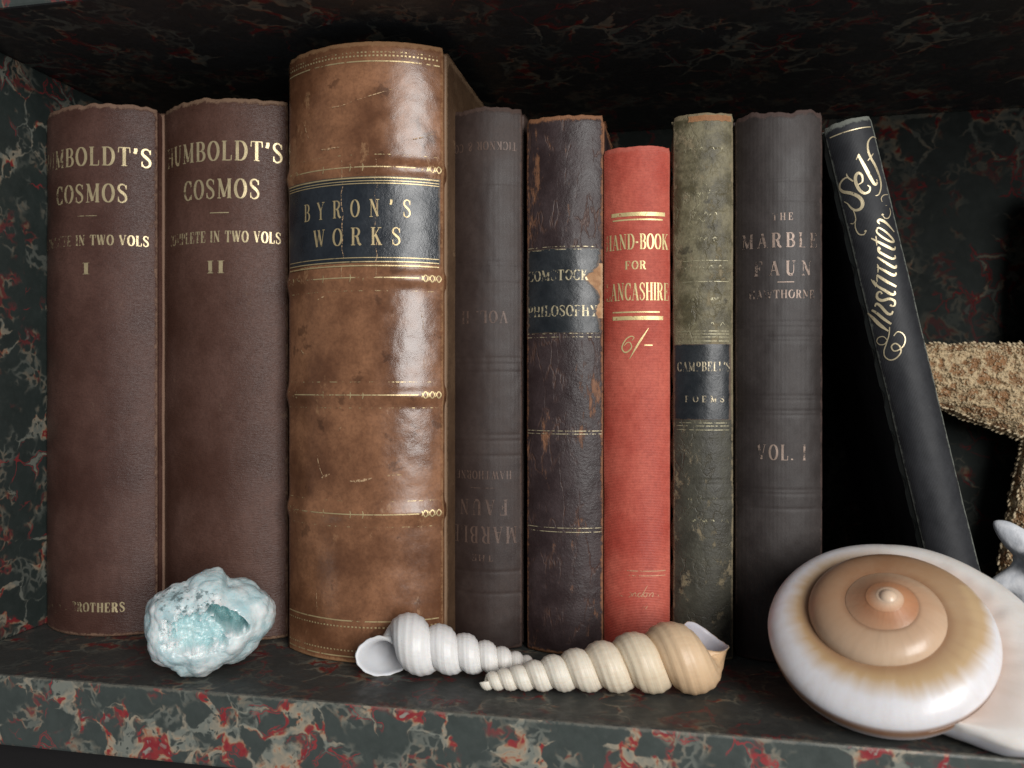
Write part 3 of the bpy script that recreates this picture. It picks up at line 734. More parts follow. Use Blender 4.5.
ink.curve(c3((188, 135), (170, 112), (190, 95), (240, 120), (325, 212)), tn * 1.5, TH)
ink.curve(c3((158, 190), (180, 172), (250, 215), (312, 280), (320, 305), (285, 302), (210, 258), (165, 218), (158, 190)), tn * 2, TH * .8)
ink.curve(c3((108, 272), (200, 320), (300, 372), (330, 376), (335, 352)), tn * 2, TH); ink.curve(c3((152, 250), (162, 340)), tn, tn * 2)
ink.curve(c3((195, 380), (178, 358), (182, 398), (230, 430), (300, 466), (334, 462), (332, 435)), tn * 2, TH * .9)
ink.curve(c3((165, 452), (230, 495), (310, 545), (340, 552), (346, 530)), tn * 2, TH); ink.curve(c3((165, 545), (230, 580), (305, 622), (338, 622), (342, 600)), tn * 2, TH)
ink.curve(c3((165, 520), (175, 545), (172, 600)), tn, tn * 2)
ink.curve(c3((160, 625), (200, 650), (270, 695), (348, 735)), tn * 3, TH); ink.curve(c3((165, 690), (160, 640)), tn, tn * 2)
ink.curve(c3((108, 665), (150, 735)), tn, tn * 2.5)
ink.curve(c4((120, 5), (160, 55), (230, 98), (285, 130), (314, 126), (312, 100)), tn * 2, TH); ink.curve(c4((150, 20), (140, 65)), tn, tn * 2)
ink.dot(c4((195, 125))[0], .0004)
ink.curve(c4((200, 122), (180, 105), (155, 125), (158, 165), (200, 185), (265, 170), (312, 190), (312, 230), (285, 238)), tn * 1.5, TH); ink.dot(c4((280, 230))[0], .0005)
ink.curve(c4((135, 240), (150, 214), (185, 235), (245, 300), (282, 308), (297, 282)), tn * 2, TH)
ink.curve(c4((105, 272), (150, 298), (215, 352), (282, 398)), tn * 3, TH)
ink.curve(c4((72, 298), (120, 345), (180, 405), (258, 462)), tn * 2, TH * 1.3); ink.curve(c4((120, 272), (140, 300)), tn, tn * 2)
ink.curve(c4((268, 425), (262, 500), (238, 580), (220, 640), (228, 690), (270, 722), (325, 708), (368, 655), (362, 605), (320, 573), (285, 600), (305, 640), (350, 632), (395, 590), (408, 530), (385, 485), (340, 468), (305, 505)), tn * 1.4, .00026, k=6)
ink.curve(c4((248, 545), (215, 512), (170, 520), (155, 555), (180, 583), (222, 580), (245, 550)), tn * 1.2, .0002)
ink.line(b9.H - .0042, -W * .8, W * .8, .0004, None)
ink.build('gilt_lettering', gs)

# ------------------------------------------------------------------ geode
def crystal_mat():
    s = N('pale_blue_crystal'); v = s.coord()
    n = s.noise(v, 110, 6, .6)
    col = s.mix(s.step(n, .35, .65), (.50, .68, .71), (.84, .90, .90))
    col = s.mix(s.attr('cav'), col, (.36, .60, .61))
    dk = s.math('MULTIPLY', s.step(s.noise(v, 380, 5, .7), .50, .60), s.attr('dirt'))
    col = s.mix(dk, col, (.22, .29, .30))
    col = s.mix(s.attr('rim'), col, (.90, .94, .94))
    g = s.vor(s.vadd(v, s.noise(v, 300, 3, color=True), .003), 420)
    nr = s.bump(s.math('ADD', g.outputs['Distance'], s.noise(v, 900, 4)), .22, .0005)
    return s.done(s.bsdf(col, s.step(n, .3, .7, .18, .42), nr, Subsurface_Weight=.6, Subsurface_Radius=(.004, .006, .0065), Subsurface_Scale=.8, Specular_IOR_Level=.7, Coat_Weight=.12, Coat_Roughness=.15))
poly = [(149,622),(151.5,601),(158,591),(169,587),(188.6,582),(204,571.5),(222,572.5),(229.6,582),(247,585),(267,599),(274,610.5),(272,630),(259,646),(245,664),(224,666),(204,675),(181,673),(177,667),(155,655.5),(151,638)]
def build_geode():
    gy = .0185; cpx, cpy = 212, 625
    ctr = at_y(cpx, cpy, gy); sc = (gy - CAM.y) / ray(cpx, cpy).y / FPX   # metres per pixel there
    import bmesh
    bm = bmesh.new(); bmesh.ops.create_icosphere(bm, subdivisions=7, radius=1)
    vdir = Vector((ctr.x - CAM.x, ctr.y - CAM.y, 0)).normalized(); rt = Vector((vdir.y, -vdir.x, 0))
    angs = sorted((math.atan2(-(y - cpy), x - cpx), math.hypot(x - cpx, y - cpy)) for x, y in poly)
    def rad(a):
        for i in range(len(angs)):
            a0, r0 = angs[i - 1]; a1, r1 = angs[i]
            if i == 0: a0 -= 2 * PI
            if a0 <= a <= a1: return r0 + (r1 - r0) * (a - a0) / (a1 - a0)
        a0, r0 = angs[-1]; a1, r1 = angs[0]; a1 += 2 * PI
        return r0 + (r1 - r0) * (a - a0) / (a1 - a0)
    V = []; cav = []; dirt = []; rim = []
    for vt in bm.verts:
        n = vt.co.normalized()                     # x right, z up, y away from the viewer
        a = math.atan2(n.z, n.x); inp = math.hypot(n.x, n.z)
        r2 = rad(a) * sc
        x, z = math.cos(a) * inp * r2, math.sin(a) * inp * r2
        y = n.y * .0185
        p = Vector((x, y, z))
        px, py_ = cpx + x / sc, cpy - z / sc        # outline coordinates of this point
        # cavity opening at the front: broad bowl, deeper to the upper right
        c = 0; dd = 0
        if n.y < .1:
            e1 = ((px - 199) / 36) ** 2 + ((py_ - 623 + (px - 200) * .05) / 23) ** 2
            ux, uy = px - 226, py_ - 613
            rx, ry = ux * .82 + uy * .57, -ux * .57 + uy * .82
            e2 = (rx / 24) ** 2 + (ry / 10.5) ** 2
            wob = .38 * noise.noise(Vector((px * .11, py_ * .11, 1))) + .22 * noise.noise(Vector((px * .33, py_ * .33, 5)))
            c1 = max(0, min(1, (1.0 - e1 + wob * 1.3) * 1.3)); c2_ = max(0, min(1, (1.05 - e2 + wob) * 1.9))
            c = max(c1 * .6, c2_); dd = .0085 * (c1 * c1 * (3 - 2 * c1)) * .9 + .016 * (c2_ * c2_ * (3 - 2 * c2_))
        q = Vector((x, y, z)) * 100
        # crystal lumps: rounded grape-like masses broken by a few flat facets
        cells2 = noise.voronoi(q * 4.2 + .35 * noise.noise_vector(q * 3))[0]
        l2 = cells2[0]
        cells3 = noise.voronoi(q * 8)[0]
        cl = noise.voronoi(q * 1.5 + .2 * noise.noise_vector(q * 2))[0]
        disp = .0011 * noise.noise(q * 1.3) - .0016 * min(.9, cl[0]) + .0005 - .0003 * min(.8, cells2[0]) - .00012 * cells3[0]
        nn = Vector((n.x * .6, n.y, n.z * .6)).normalized()
        p += nn * disp
        p.y += dd
        if c > .3: p.y += .0018 * l2 + .0011 * cells3[0]
        V.append(rt * p.x + vdir * p.y + Vector((0, 0, p.z)))
        cav.append(min(1, c * 1.0)); rim.append(max(0, 1 - abs(c - .22) / .2) if n.y < .1 else 0); 
        dirt.append(1.0 if ((px - 190) / 32) ** 2 + ((py_ - 594) / 11) ** 2 < 1 and n.y < 0 else (.25 if n.y < .3 and ((px - 235) / 8) ** 2 + ((py_ - 655) / 6) ** 2 < 1 else 0))
    Fc = [tuple(v.index for v in f.verts) for f in bm.faces]; bm.free()
    zmin = min(v.z for v in V); base = Vector((ctr.x, ctr.y, 0))
    V = [v + Vector((0, 0, -zmin)) for v in V]
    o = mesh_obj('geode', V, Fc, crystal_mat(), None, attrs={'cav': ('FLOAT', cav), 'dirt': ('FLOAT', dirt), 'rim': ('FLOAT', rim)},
             label='pale blue crystal geode with a hollow front, resting before the brown volumes', cat='geode')
    o.location = base
build_geode()

# ------------------------------------------------------------------ spiral shells
def shell_mat(name, rough=.42, sss=.12, bump=.25, kind='ring', tint=(.62, .42, .26)):
    s = N(name); v = s.coord()
    col = s.attr('col', 'Color')
    n = s.noise(v, 160, 6, .65)
    col = s.mix(s.step(n, .35, .75, 0, .22), col, s.mix(.6, col, (.55, .42, .30)), )
    uvw = s.attr('suv', 'Vector')
    if kind == 'ring':
        mp = s.n('Mapping'); s.l(uvw, mp.inputs[0]); mp.inputs['Scale'].default_value = (26, 2.2, 1)
        g = s.noise(mp.outputs[0], 1, 2, .5)
        col = s.mix(s.step(g, .40, .62, 0, .42), col, s.mix(.5, col, tint))
        mp2 = s.n('Mapping'); s.l(uvw, mp2.inputs[0]); mp2.inputs['Scale'].default_value = (1.5, 42, 1)
        g2 = s.noise(mp2.outputs[0], 1, 3, .6)
        col = s.mix(s.step(g2, .5, .72, 0, .35), col, s.mix(.6, col, tint))
        pit = s.step(s.noise(v, 520, 4, .7), .68, .76, 0, .6)
        col = s.mix(pit, col, (.30, .22, .15))
        h = s.math('ADD', s.math('ADD', g, g2), s.math('MULTIPLY', s.noise(v, 900, 4), .6))
    else:
        mp = s.n('Mapping'); s.l(uvw, mp.inputs[0]); mp.inputs['Scale'].default_value = (1.4, 46, 1)
        g = s.noise(mp.outputs[0], 1, 3, .6)
        col = s.mix(s.step(g, .45, .68, 0, .16), col, s.mix(.5, col, (.45, .30, .18)))
        h = s.math('ADD', g, s.math('MULTIPLY', s.noise(v, 700, 4), .25))
    return s.done(s.bsdf(col, rough, s.bump(h, bump, .0005), Subsurface_Weight=sss, Subsurface_Radius=(.004, .0028, .002), Subsurface_Scale=.5, Specular_IOR_Level=.5, Coat_Weight=.12 if kind != 'ring' else 0., Coat_Roughness=.15))

def turret(name, label, L_end, slope, W, turns, axis, up, phase, colf, mat, apex_a, handed, flare, lip_col, skew=None):
    """screw shell; distances measured from the virtual apex along the axis"""
    side = axis.cross(up).normalized()
    nth = int(turns * 72); nc = 60
    pitch = 1 - 1 / W
    V = []; Fc = []; col = []; uv = []
    inner = []
    def frame(th, rr, grow, ext):
        a = L_end * W ** (-(th) / 1.0)
        c_ax = a * (1 + 0) ; rc = a * slope * .43; pr = a * slope * .58; pa = a * pitch * .64
        ang = phase + handed * 2 * PI * (-th)
        rad = up * math.cos(ang) + side * math.sin(ang)
        e = max(0, 1 - th / .30) ** 2 * flare
        c = axis * (c_ax + e * a * pitch * .30) + rad * (rc + e * a * slope * .30)
        out = []
        for k in range(nc):
            b = 2 * PI * k / nc
            lx = math.cos(b); ly = math.sin(b)
            if skew:   # slanting lip
                th2 = th + skew[0] * max(0, 1 - th / .5) * (1 + skew[1] * lx)
                a = L_end * W ** (-th2); pr = a * slope * .58; pa = a * pitch * .64; rc = a * slope * .43; ang = phase - handed * 2 * PI * th2
                rad = up * math.cos(ang) + side * math.sin(ang); e = max(0, 1 - th2 / .30) ** 2 * flare
                c = axis * (a + e * a * pitch * .3) + rad * (rc + e * a * slope * .12)
            rid = 1 + .020 * math.sin(b * 15 + .6) * (1 if rr == 1 else 0) + .022 * noise.noise(Vector((th * 7, b * 2, 1))) + .010 * noise.noise(Vector((th * 40, math.cos(b) * 4, 2)))
            m = rr * (1 + e * .20)
            out.append(c + axis * (pa * m * lx * rid) + rad * (pr * m * ly * rid))
        return out, a
    for i in range(nth + 1):
        th = turns * i / nth
        ring, a = frame(th, 1, 0, 0)
        for k, p in enumerate(ring):
            V.append(p); b = 2 * PI * k / nc
            col.append(colf(th, b)); uv.append((math.cos(b) * .5 + .5, th, 0))
    for i in range(nth):
        for k in range(nc):
            a, b = i * nc + k, i * nc + (k + 1) % nc
            Fc.append((a, b, b + nc, a + nc))
    # blunt tip
    c = len(V); cen = sum((V[nth * nc + k] for k in range(nc)), Vector()) / nc
    V.append(cen - axis * .0006); col.append(colf(turns, 0)); uv.append((.5, turns, 0))
    for k in range(nc): Fc.append((nth * nc + k, nth * nc + (k + 1) % nc, c))
    # thin lip and the inner wall seen through the mouth
    n0 = len(V); ni = 26
    for i in range(ni + 1):
        th = .0 + .42 * i / ni
        ring, a = frame(th, .91 if i else .955, 0, 0)
        for k, p in enumerate(ring):
            V.append(p); col.append(lip_col(i / ni)); uv.append((.5, 0, 0))
    for k in range(nc):
        a, b = k, (k + 1) % nc; Fc.append((a, n0 + k, n0 + b, b))
    for i in range(ni):
        for k in range(nc):
            a, b = n0 + i * nc + k, n0 + i * nc + (k + 1) % nc
            Fc.append((a, a + nc, b + nc, b))
    return V, Fc, col, uv

def lerp3(a, b, u): u = max(0, min(1, u)); return tuple(a[i] + (b[i] - a[i]) * u for i in range(3))
def place_turret(name, label, apx, a_px, end_px, y_apex, y_end, slope, W, turns, phase, handed, colf, lipc, flare=1., tint=(.62, .42, .26), skew=None):
    P0 = at_y(apx[0], apx[1], y_apex); P1 = at_y(end_px[0], end_px[1], y_end)
    P0.z = max(P0.z, 0)
    ax = (P1 - P0); L = ax.length; ax = ax.normalized()
    up = (Vector((0, 0, 1)) - ax * ax.z).normalized()
    V, Fc, col, uv = turret(name, label, L, slope, W, turns, ax, up, phase, colf, None, 0, handed, flare, lipc, skew)
    V = [v + P0 for v in V]
    zm = min(v.z for v in V)
    # rest it on the board: tilt about the apex end so that both body and tip touch
    base = Vector((P1.x, P1.y, 0)); V = [v - base - Vector((0, 0, zm)) for v in V]
    o = mesh_obj(name, V, Fc, shell_mat(name + '_surface', tint=tint), None, attrs={'col': ('FLOAT_COLOR', col), 'suv': ('FLOAT_VECTOR', uv)}, label=label, cat='seashell')
    o.location = base
    return o
WH = (.88, .87, .86)
place_turret('screw_shell', 'white screw shell with a round open mouth, lying before the large tan book', (574, 681), None, (388, 650), .034, .028, .180, 1.235, 7.0, math.radians(205), 1,
    lambda th, b: lerp3(WH, (.80, .76, .70), (th - 2) / 4), lambda u: lerp3((.74, .75, .78), (.42, .43, .46), u * 1.4), .45, (.72, .70, .68), (.07, -1))
place_turret('screw_shell', 'cream and tan banded screw shell, its tip crossing in front of the white one', (428, 695), None, (712, 655), .016, .036, .140, 1.18, 9.7, math.radians(322), 1,
    lambda th, b: lerp3(lerp3((.74, .49, .28), (.82, .69, .50), (th - .35) / 1.2), (.86, .82, .72), (th - 1.4) / 3.5), lambda u: lerp3((.55, .55, .62), (.30, .30, .36), u * 1.3), .3, skew=(.08, 1))

# ------------------------------------------------------------------ moon snail
def interp(tab, x):
    if x <= tab[0][0]: return tab[0][1]
    for (a, va), (b, vb) in zip(tab, tab[1:]):
        if x <= b:
            u = (x - a) / (b - a); return va + (vb - va) * u
    return tab[-1][1]
def build_moon():
    k = .000318
    el = math.radians(52)
    f = Vector((.22, .975, 0)).normalized(); r = Vector((f.y, -f.x, 0))
    A = -f * math.cos(el) + Vector((0, 0, math.sin(el))); u = f * math.sin(el) + Vector((0, 0, math.cos(el)))
    rin = [(0, 54), (.125, 58), (.25, 62), (.375, 70), (.5, 78), (.625, 84), (.75, 90), (.875, 97), (1, 104), (1.125, 111), (1.25, 116)]
    rout = [(0, 103), (.125, 109), (.25, 114), (.375, 118), (.5, 121), (.625, 121.5), (.75, 123), (.875, 134), (1, 154), (1.06, 168), (1.10, 172), (1.125, 150), (1.145, 124), (1.165, 108), (1.2, 92)]
    din = lambda th: .61 * RI(th)
    def RI(th):
        if th >= 0: return interp(rin, th)
        n = math.ceil(-th - 1e-9); return interp(rin, th + n) / 1.92 ** n
    def RO(th): return interp(rout, th) if th >= 0 else RI(th + 1) * 1.0 + (0 if th < -.1 else 0)
    def DE(th): return (63 + 14 * th if th >= 0 else .61 * RI(th + 1))
    V = []; Fc = []; col = []; uv = []
    t0, t1 = -4.0, 1.2; nt = 900; m1, m2 = 26, 22
    apexc = (.80, .60, .44); orange = (.62, .33, .19); tanc = (.56, .34, .22); brown = (.30, .15, .08); cream = (.74, .60, .44); white = (.84, .82, .84); yel = (.62, .42, .22)
    rows = m1 + m2 + 1
    TAB = [(-4, (.80, .58, .42)), (-2.7, (.76, .52, .36)), (-2.1, (.60, .28, .14)), (-1.5, (.48, .22, .11)), (-1.0, (.56, .33, .20)), (-.75, (.60, .40, .26)), (-.5, (.45, .26, .15)), (-.25, (.32, .165, .085)), (-.05, (.50, .32, .18)), (.1, (.52, .34, .19)), (.3, (.54, .34, .17)), (.5, (.52, .32, .17)), (.7, (.6, .46, .34)), (1.3, (.7, .6, .5))]
    def lerpt(tab, x):
        if x <= tab[0][0]: return tab[0][1]
        for (a, va), (b, vb) in zip(tab, tab[1:]):
            if x <= b: return lerp3(va, vb, (x - a) / (b - a))
        return tab[-1][1]
    for i in range(nt + 1):
        th = t0 + (t1 - t0) * i / nt; psi = -2 * PI * th
        ri, ro, di, de = RI(th), RO(th), math.sqrt(din(th) ** 2 + 60), math.sqrt(DE(th) ** 2 + 60)
        if 0 > th > -.12: ro = ro + (interp(rout, 0) - RI(1)) * (1 + th / .12)
        e = r * math.cos(psi) + u * math.sin(psi)
        flare = max(0, (th - .80) / .37)
        for j in range(rows):
            if j <= m1:
                q = j / m1; ph = q * PI / 2
                sf = max(0, min(1, (th + 1.40) / .75)); sf = sf * sf * (3 - 2 * sf); rr = ri * .985 + (ro - ri * .985) * (math.sin(ph) ** .92 * sf + q * (1 - sf)); dd = di + (de - di) * ((1 - math.cos(ph)) * sf + q * (1 - sf))
                if th > .80:   # shoulder wrinkles beside the last suture
                    dd -= 2.6 * min(1, flare * 2.5) * noise.noise(Vector((th * 46 + q * 3, q * 2, 5))) * math.exp(-((q - .16) / .14) ** 2)
            else:
                q = (j - m1) / m2; ph = q * PI / 2
                dbase = de + (interp([(-9, 20), (0, 62), (1.2, 52)], th) if th > -.3 else 6)
                rr = ro * (math.cos(ph) ** .75 * .80 + .20); dd = de + (dbase - de) * math.sin(ph)
            wob = 1 + .006 * noise.noise(Vector((math.cos(psi) * 2, math.sin(psi) * 2, rr * .02)))
            V.append((e * rr * wob - A * dd) * k)
            uv.append((q if j <= m1 else 1 + q, th, 0))
            # pigments
            n = .5 + .5 * noise.noise(Vector((th * 9, q * 2, 3)))
            qe = min(1, q) if j <= m1 else 1
            eff = th + .55 * qe * max(0, min(1, (-.85 - th) / .3))
            main = lerpt(TAB, eff)
            ray_ = noise.noise(Vector((th * 55, q * 1.6, 3))) * .6 + noise.noise(Vector((th * 140, q * 2, 7))) * .4
            if j > m1:
                c = lerp3(brown, white, (q - .10) * 6) if th < .60 else white
            else:
                c = lerp3(main, lerp3(main, cream, .45 * max(.05, .5 - .5 * math.cos(2 * PI * (th + .25)))), q) if -1 < th < 0 else main
                wt = interp([(-.22, 1.3), (-.12, .85), (-.04, .52), (.06, .34), (.15, .24), (.25, .17), (.4, .12), (.5, .15), (.62, .12), (.75, .08), (1.2, .03)], th) + .05 * (n - .5) + .10 * ray_
                if th > -.1: c = lerp3(c, (.66, .47, .26), min(1, max(0, (q - wt * .5) / .12)) * .6)
                c = lerp3(c, white, (q - wt) / .26)
                c = lerp3(c, brown, math.exp(-(q / (.06 if th < 0 else .075)) ** 2) * (.75 if -1.15 < th < .65 else .2))
                if th < .1: c = lerp3(c, lerp3(c, (.30, .17, .10), .5), max(0, .5 * ray_))
                if th > .66:
                    c = lerp3(c, lerp3((.66, .50, .42), (.84, .80, .76), q * 2.2 + 1.2 * (n - .35)), min(1, (th - .66) / .1))
                if -.1 < th < .60: c = lerp3(c, brown, max(0, (q - .92) / .08) * .7 * min(1, (.60 - th) / .1))
            col.append(c)
    for i in range(nt):
        for j in range(rows - 1):
            a = i * rows + j; Fc.append((a, a + 1, a + 1 + rows, a + rows))
    V.append(-A * 7.6 * k); col.append(TAB[0][1]); uv.append((.5, -4, 0)); ac = len(V) - 1
    for m_ in range(1, 8):      # rounded nub at the very tip
        for q_ in range(24):
            a_ = PI / 2 * m_ / 7; V.append(((r * math.cos(q_ * PI / 12) + u * math.sin(q_ * PI / 12)) * 9.5 * math.sin(a_) - A * (5.2 + 8 * (1 - math.cos(a_)))) * k); col.append(TAB[0][1]); uv.append((.5, -4, 0))
    V.append(-A * 5.2 * k); col.append(TAB[0][1]); uv.append((.5, -4, 0)); tp = len(V) - 1
    for q_ in range(24): Fc.append((tp, ac + 1 + q_, ac + 1 + (q_ + 1) % 24))
    for m_ in range(6):
        for q_ in range(24): i_ = ac + 1 + m_ * 24; Fc.append((i_ + q_, i_ + 24 + q_, i_ + 24 + (q_ + 1) % 24, i_ + (q_ + 1) % 24))
    st = nt / (t1 - t0)
    for i in range(int(st) + 1): Fc.append((ac, (i + 1) * rows, i * rows))
    # rounded lip, turned in, and the hollow behind it
    last = [nt * rows + j for j in range(rows)]; cen = sum((V[q] for q in last), Vector()) / rows
    tang = (V[nt * rows + m1] - V[(nt - 6) * rows + m1]).normalized()
    prev = last
    for s_, (sh, fw, cc) in enumerate([(.02, 0, (.84, .80, .77))]):
        cur = []
        for q in last:
            V.append(V[q] + (cen - V[q]) * sh + tang * fw); col.append(cc); uv.append((.5, 1.2, 0)); cur.append(len(V) - 1)
        for j in range(rows - 1): Fc.append((prev[j], prev[j + 1], cur[j + 1], cur[j]))
        prev = cur
    V.append(cen); col.append((.84, .80, .77)); uv.append((.5, 1.2, 0)); c_ = len(V) - 1
    for j in range(rows - 1): Fc.append((prev[j], prev[j + 1], c_))
    # slide the apex along its ray until the lowest point touches the board
    zmin = min(v.z for v in V)
    d = ray(888, 590); tt = (CAM.z + zmin) / -d.z
    ap = CAM + d * tt
    global MOON; MOON = ap
    base = Vector((ap.x, ap.y, 0)); off = Vector((0, 0, ap.z))
    import sys; print("moon apex", ap, zmin, max(v.y for v in V) + ap.y, min(v.y for v in V) + ap.y, file=sys.stderr)
    o = mesh_obj('moon_snail_shell', [v + off for v in V], Fc, shell_mat('moon_snail_surface', .34, .15, .2, 'moon'), None,
                 attrs={'col': ('FLOAT_COLOR', col), 'suv': ('FLOAT_VECTOR', uv)}, label='large glossy moon snail shell, white below a tan coiled spire, at the shelf front', cat='seashell')
    o.location = base
build_moon()

# ------------------------------------------------------------------ starfish
def star_mat():
    s = N('starfish_skin'); v = s.coord()
    w = s.vadd(v, s.noise(v, 90, 5, .7, color=True), .018)
    e = s.vor(w, 95, 'DISTANCE_TO_EDGE').outputs['Distance']
    net = s.step(e, .20, .03)
    col = s.mix(net, s.mix(s.noise(v, 90, 4), (.24, .115, .045), (.36, .19, .085)), (.58, .44, .26))
    sp = s.vor(v, 900).outputs['Distance']
    col = s.mix(s.step(sp, .4, .15, 0, .45), col, (.70, .58, .42))
    nr = s.bump(s.math('SUBTRACT', s.math('MULTIPLY', net, .8), sp), .8, .0012)
    return s.done(s.bsdf(col, .8, nr))
def knob_mat():
    s = N('starfish_knobs'); v = s.coord()
    return s.done(s.bsdf(s.mix(s.noise(v, 250, 4), (.44, .32, .18), (.70, .60, .42)), .75))
def build_star():
    Rm = .108; r0 = .0285; wtip = .0105; arms = (169, 250, 318, 28, 98)
    ctr = at_y(1094, 406, .182)
    def sd(x, y):          # distance inside the outline (metres), negative outside
        best = -1
        for k in range(5):
            a = math.radians(arms[k]); ax, ay = math.cos(a), math.sin(a)
            u = x * ax + y * ay; v = abs(-x * ay + y * ax)
            u2 = max(0, min(Rm - wtip, u)); hw = wtip + (r0 - wtip) * (1 - u2 / (Rm - wtip)) ** .85
            d = hw - math.hypot(u - u2, v)
            if u < 0: d = min(d, r0 * 1.1 - math.hypot(x, y))
            best = max(best, d)
        return best + .0011 * noise.noise(Vector((x * 160, y * 160, 8)))
    # polar grid out to the outline
    nt, nr = 900, 60; V = []; Fc = []; rads = []
    for i in range(nt):
        a = 2 * PI * i / nt; lo, hi = 0, Rm * 1.05
        # outward march for the star-shaped boundary
        rr = 0.0
        while rr < Rm * 1.05 and sd(rr * math.cos(a), rr * math.sin(a)) > 0: rr += .0008
        rads.append(rr)
    def H(x, y):
        d = max(0, sd(x, y)); q = min(1, d / .020)
        h = .013 * math.sqrt(max(0, 1 - (1 - q) ** 2))
        p = Vector((x * 105, y * 105, 3)) + .8 * noise.noise_vector(Vector((x * 120, y * 120, 0)))
        c = noise.voronoi(p)[0]; ridge = max(0, 1 - (c[1] - c[0]) / .28)
        return h + .0015 * ridge + .0005 * noise.noise(Vector((x * 900, y * 900, 0))), ridge
    for i in range(nt):
        a = 2 * PI * i / nt
        for j in range(nr + 1):
            q = (j / nr) ** .8; x, y = rads[i] * q * math.cos(a), rads[i] * q * math.sin(a)
            V.append((x, -H(x, y)[0] if j < nr else 0, y))
        V.append((rads[i] * .97 * math.cos(a), .003, rads[i] * .97 * math.sin(a)))
    w = nr + 2
    for i in range(nt):
        for j in range(nr + 1):
            a, b = i * w + j, ((i + 1) % nt) * w + j; Fc.append((a, b, b + 1, a + 1))
    low = min(v[2] for v in V)
    root = empty('starfish', Vector((ctr.x, ctr.y, 0)), 'dried tan starfish with knobbly netted skin, propped upright against the marbled back', 'starfish')
    dz = ctr.z
    if dz + low < 0: dz = -low
    mesh_obj('body', [(x, y, z + dz) for x, y, z in V], [f[::-1] for f in Fc], star_mat(), root)
    KV = []; KF = []
    rnd = random.Random(3)
    def knob(c, rad, ht, ax=Vector((0, -1, 0))):
        i0 = len(KV); sx = Vector((1, 0, 0)); sz = ax.cross(sx).normalized(); sx = sz.cross(ax)
        for lv, (rr, hh) in enumerate(((1, -.3), (.85, .5), (.45, .9))):
            for m in range(6):
                b = PI * m / 3; KV.append(c + (sx * math.cos(b) + sz * math.sin(b)) * rad * rr + ax * ht * hh)
        KV.append(c + ax * ht)
        for lv in range(2):
            for m in range(6):
                a, b = i0 + lv * 6 + m, i0 + lv * 6 + (m + 1) % 6; KF.append((a, b, b + 6, a + 6))
        for m in range(6): KF.append((i0 + 12 + m, i0 + 12 + (m + 1) % 6, i0 + 18))
    n = 0
    while n < 5200:
        x, y = rnd.uniform(-Rm, Rm), rnd.uniform(-Rm, Rm); d = sd(x, y)
        if d < .0006: continue
        h, rg = H(x, y)
        if rg < .25 and rnd.random() > .25: continue
        knob(Vector((x, -h, y + dz)), rnd.uniform(.0003, .00055), rnd.uniform(.0006, .0011)); n += 1
    gapn = .0016; lastp = None
    for i in range(nt):
        a = 2 * PI * i / nt; p = Vector((rads[i] * math.cos(a), 0, rads[i] * math.sin(a)))
        if lastp is None or (p - lastp).length > gapn:
            gapn = rnd.uniform(.0011, .0026)
            lastp = p; o_ = p.normalized()
            for yy, kk in ((-.0010, 1.0), (-.0035, .94), (.0015, .985)):
                kk *= rnd.uniform(.985, 1.008); knob(Vector((p.x * kk, yy - (0 if kk > .95 else .002) + rnd.uniform(-.0007, .0007), p.z * kk + dz)), rnd.uniform(.0004, .0007), rnd.uniform(.0011, .0021), (o_ + Vector((0, -.5, 0))).normalized())
    mesh_obj('knobs', KV, KF, knob_mat(), root)
    # lean against the back
    root.rotation_euler = (0, 0, 0)
build_star()

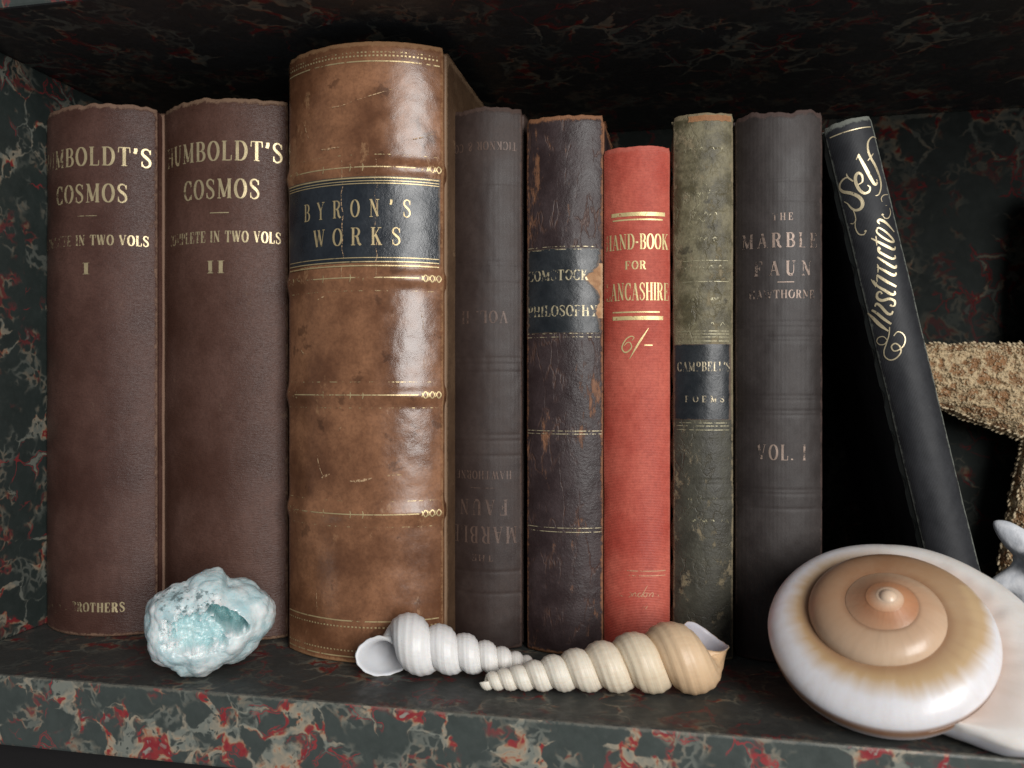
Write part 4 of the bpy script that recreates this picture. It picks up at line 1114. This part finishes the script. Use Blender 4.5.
# ------------------------------------------------------------------ spiny white shell at the far side
def build_murex():
    import bmesh
    bm = bmesh.new(); bmesh.ops.create_icosphere(bm, subdivisions=6, radius=1)
    c = at_y(1052, 566, .082); sc = (c.y - CAM.y) / ray(1052, 566).y / FPX
    vdir = Vector((c.x, c.y + .27, 0)).normalized(); rt = Vector((vdir.y, -vdir.x, 0))
    def dirn(x, y, d): return Vector((x, d, y)).normalized()
    spikes = [(dirn(-50, 40, -6), 30, .30), (dirn(-46, -22, -14), 27, .26), (dirn(-28, -50, -25), 20, .30), (dirn(5, 60, -5), 26, .3), (dirn(45, 35, 5), 26, .3), (dirn(50, -25, -8), 24, .3), (dirn(-15, 10, -40), 15, .3), (dirn(12, -20, -40), 14, .35), (dirn(20, 12, 40), 16, .3)]
    V = []
    for v in bm.verts:
        n = v.co.normalized(); r_ = 31
        for d, h, w in spikes:
            ang = n.angle(d); r_ += h * 1.15 * math.exp(-(ang / w) ** 1.7)
        q = n * 2.2
        r_ += 2.6 * noise.noise(q) + 1.2 * noise.noise(n * 7) + 1.1 * math.sin(n.z * 16 + n.x * 5)
        p = n * r_ * sc; V.append(rt * p.x + vdir * p.y * .75 + Vector((0, 0, p.z)))
    Fc = [tuple(x.index for x in f.verts) for f in bm.faces]; bm.free()
    s = N('chalky_shell'); vv = s.coord()
    nn = s.noise(vv, 170, 6, .6)
    m = s.done(s.bsdf(s.mix(s.step(nn, .35, .7), (.62, .64, .68), (.84, .84, .86)), .6, s.bump(s.noise(vv, 600, 5), .35, .0006), Subsurface_Weight=.1, Subsurface_Radius=(.003, .003, .003), Subsurface_Scale=.5))
    zm = min(v.z for v in V)
    o = mesh_obj('spiny_shell', V, Fc, m, None, label='small chalky white shell with blunt spines, partly hidden behind the moon snail shell', cat='seashell')
    o.location = Vector((c.x, c.y, c.z))
    print('murex bottom', c.z + zm)
build_murex()

# ------------------------------------------------------------------ light: a broad window in front, to the right of the camera
def area(name, loc, target, sx, sy, power, color):
    l = bpy.data.lights.new(name, 'AREA'); l.shape = 'RECTANGLE'; l.size = sx; l.size_y = sy; l.energy = power; l.color = color
    o = bpy.data.objects.new(name, l); C.objects.link(o); o.location = loc
    o.rotation_euler = (Vector(target) - Vector(loc)).to_track_quat('-Z', 'Y').to_euler()
    return o
area('window_light', (.74, -1.12, .42), (0, .05, .10), .60, .85, 21.5, (1.0, .985, .96))
w = bpy.data.worlds.new('World'); S.world = w; w.use_nodes = True
bg = w.node_tree.nodes['Background']; bg.inputs[0].default_value = (.80, .88, 1, 1); bg.inputs[1].default_value = .115

S.render.engine = 'CYCLES'
S.cycles.max_bounces = 8
S.cycles.use_denoising = True
S.view_settings.view_transform = 'Standard'; S.view_settings.look = 'None'; S.view_settings.exposure = 0; S.view_settings.gamma = 1
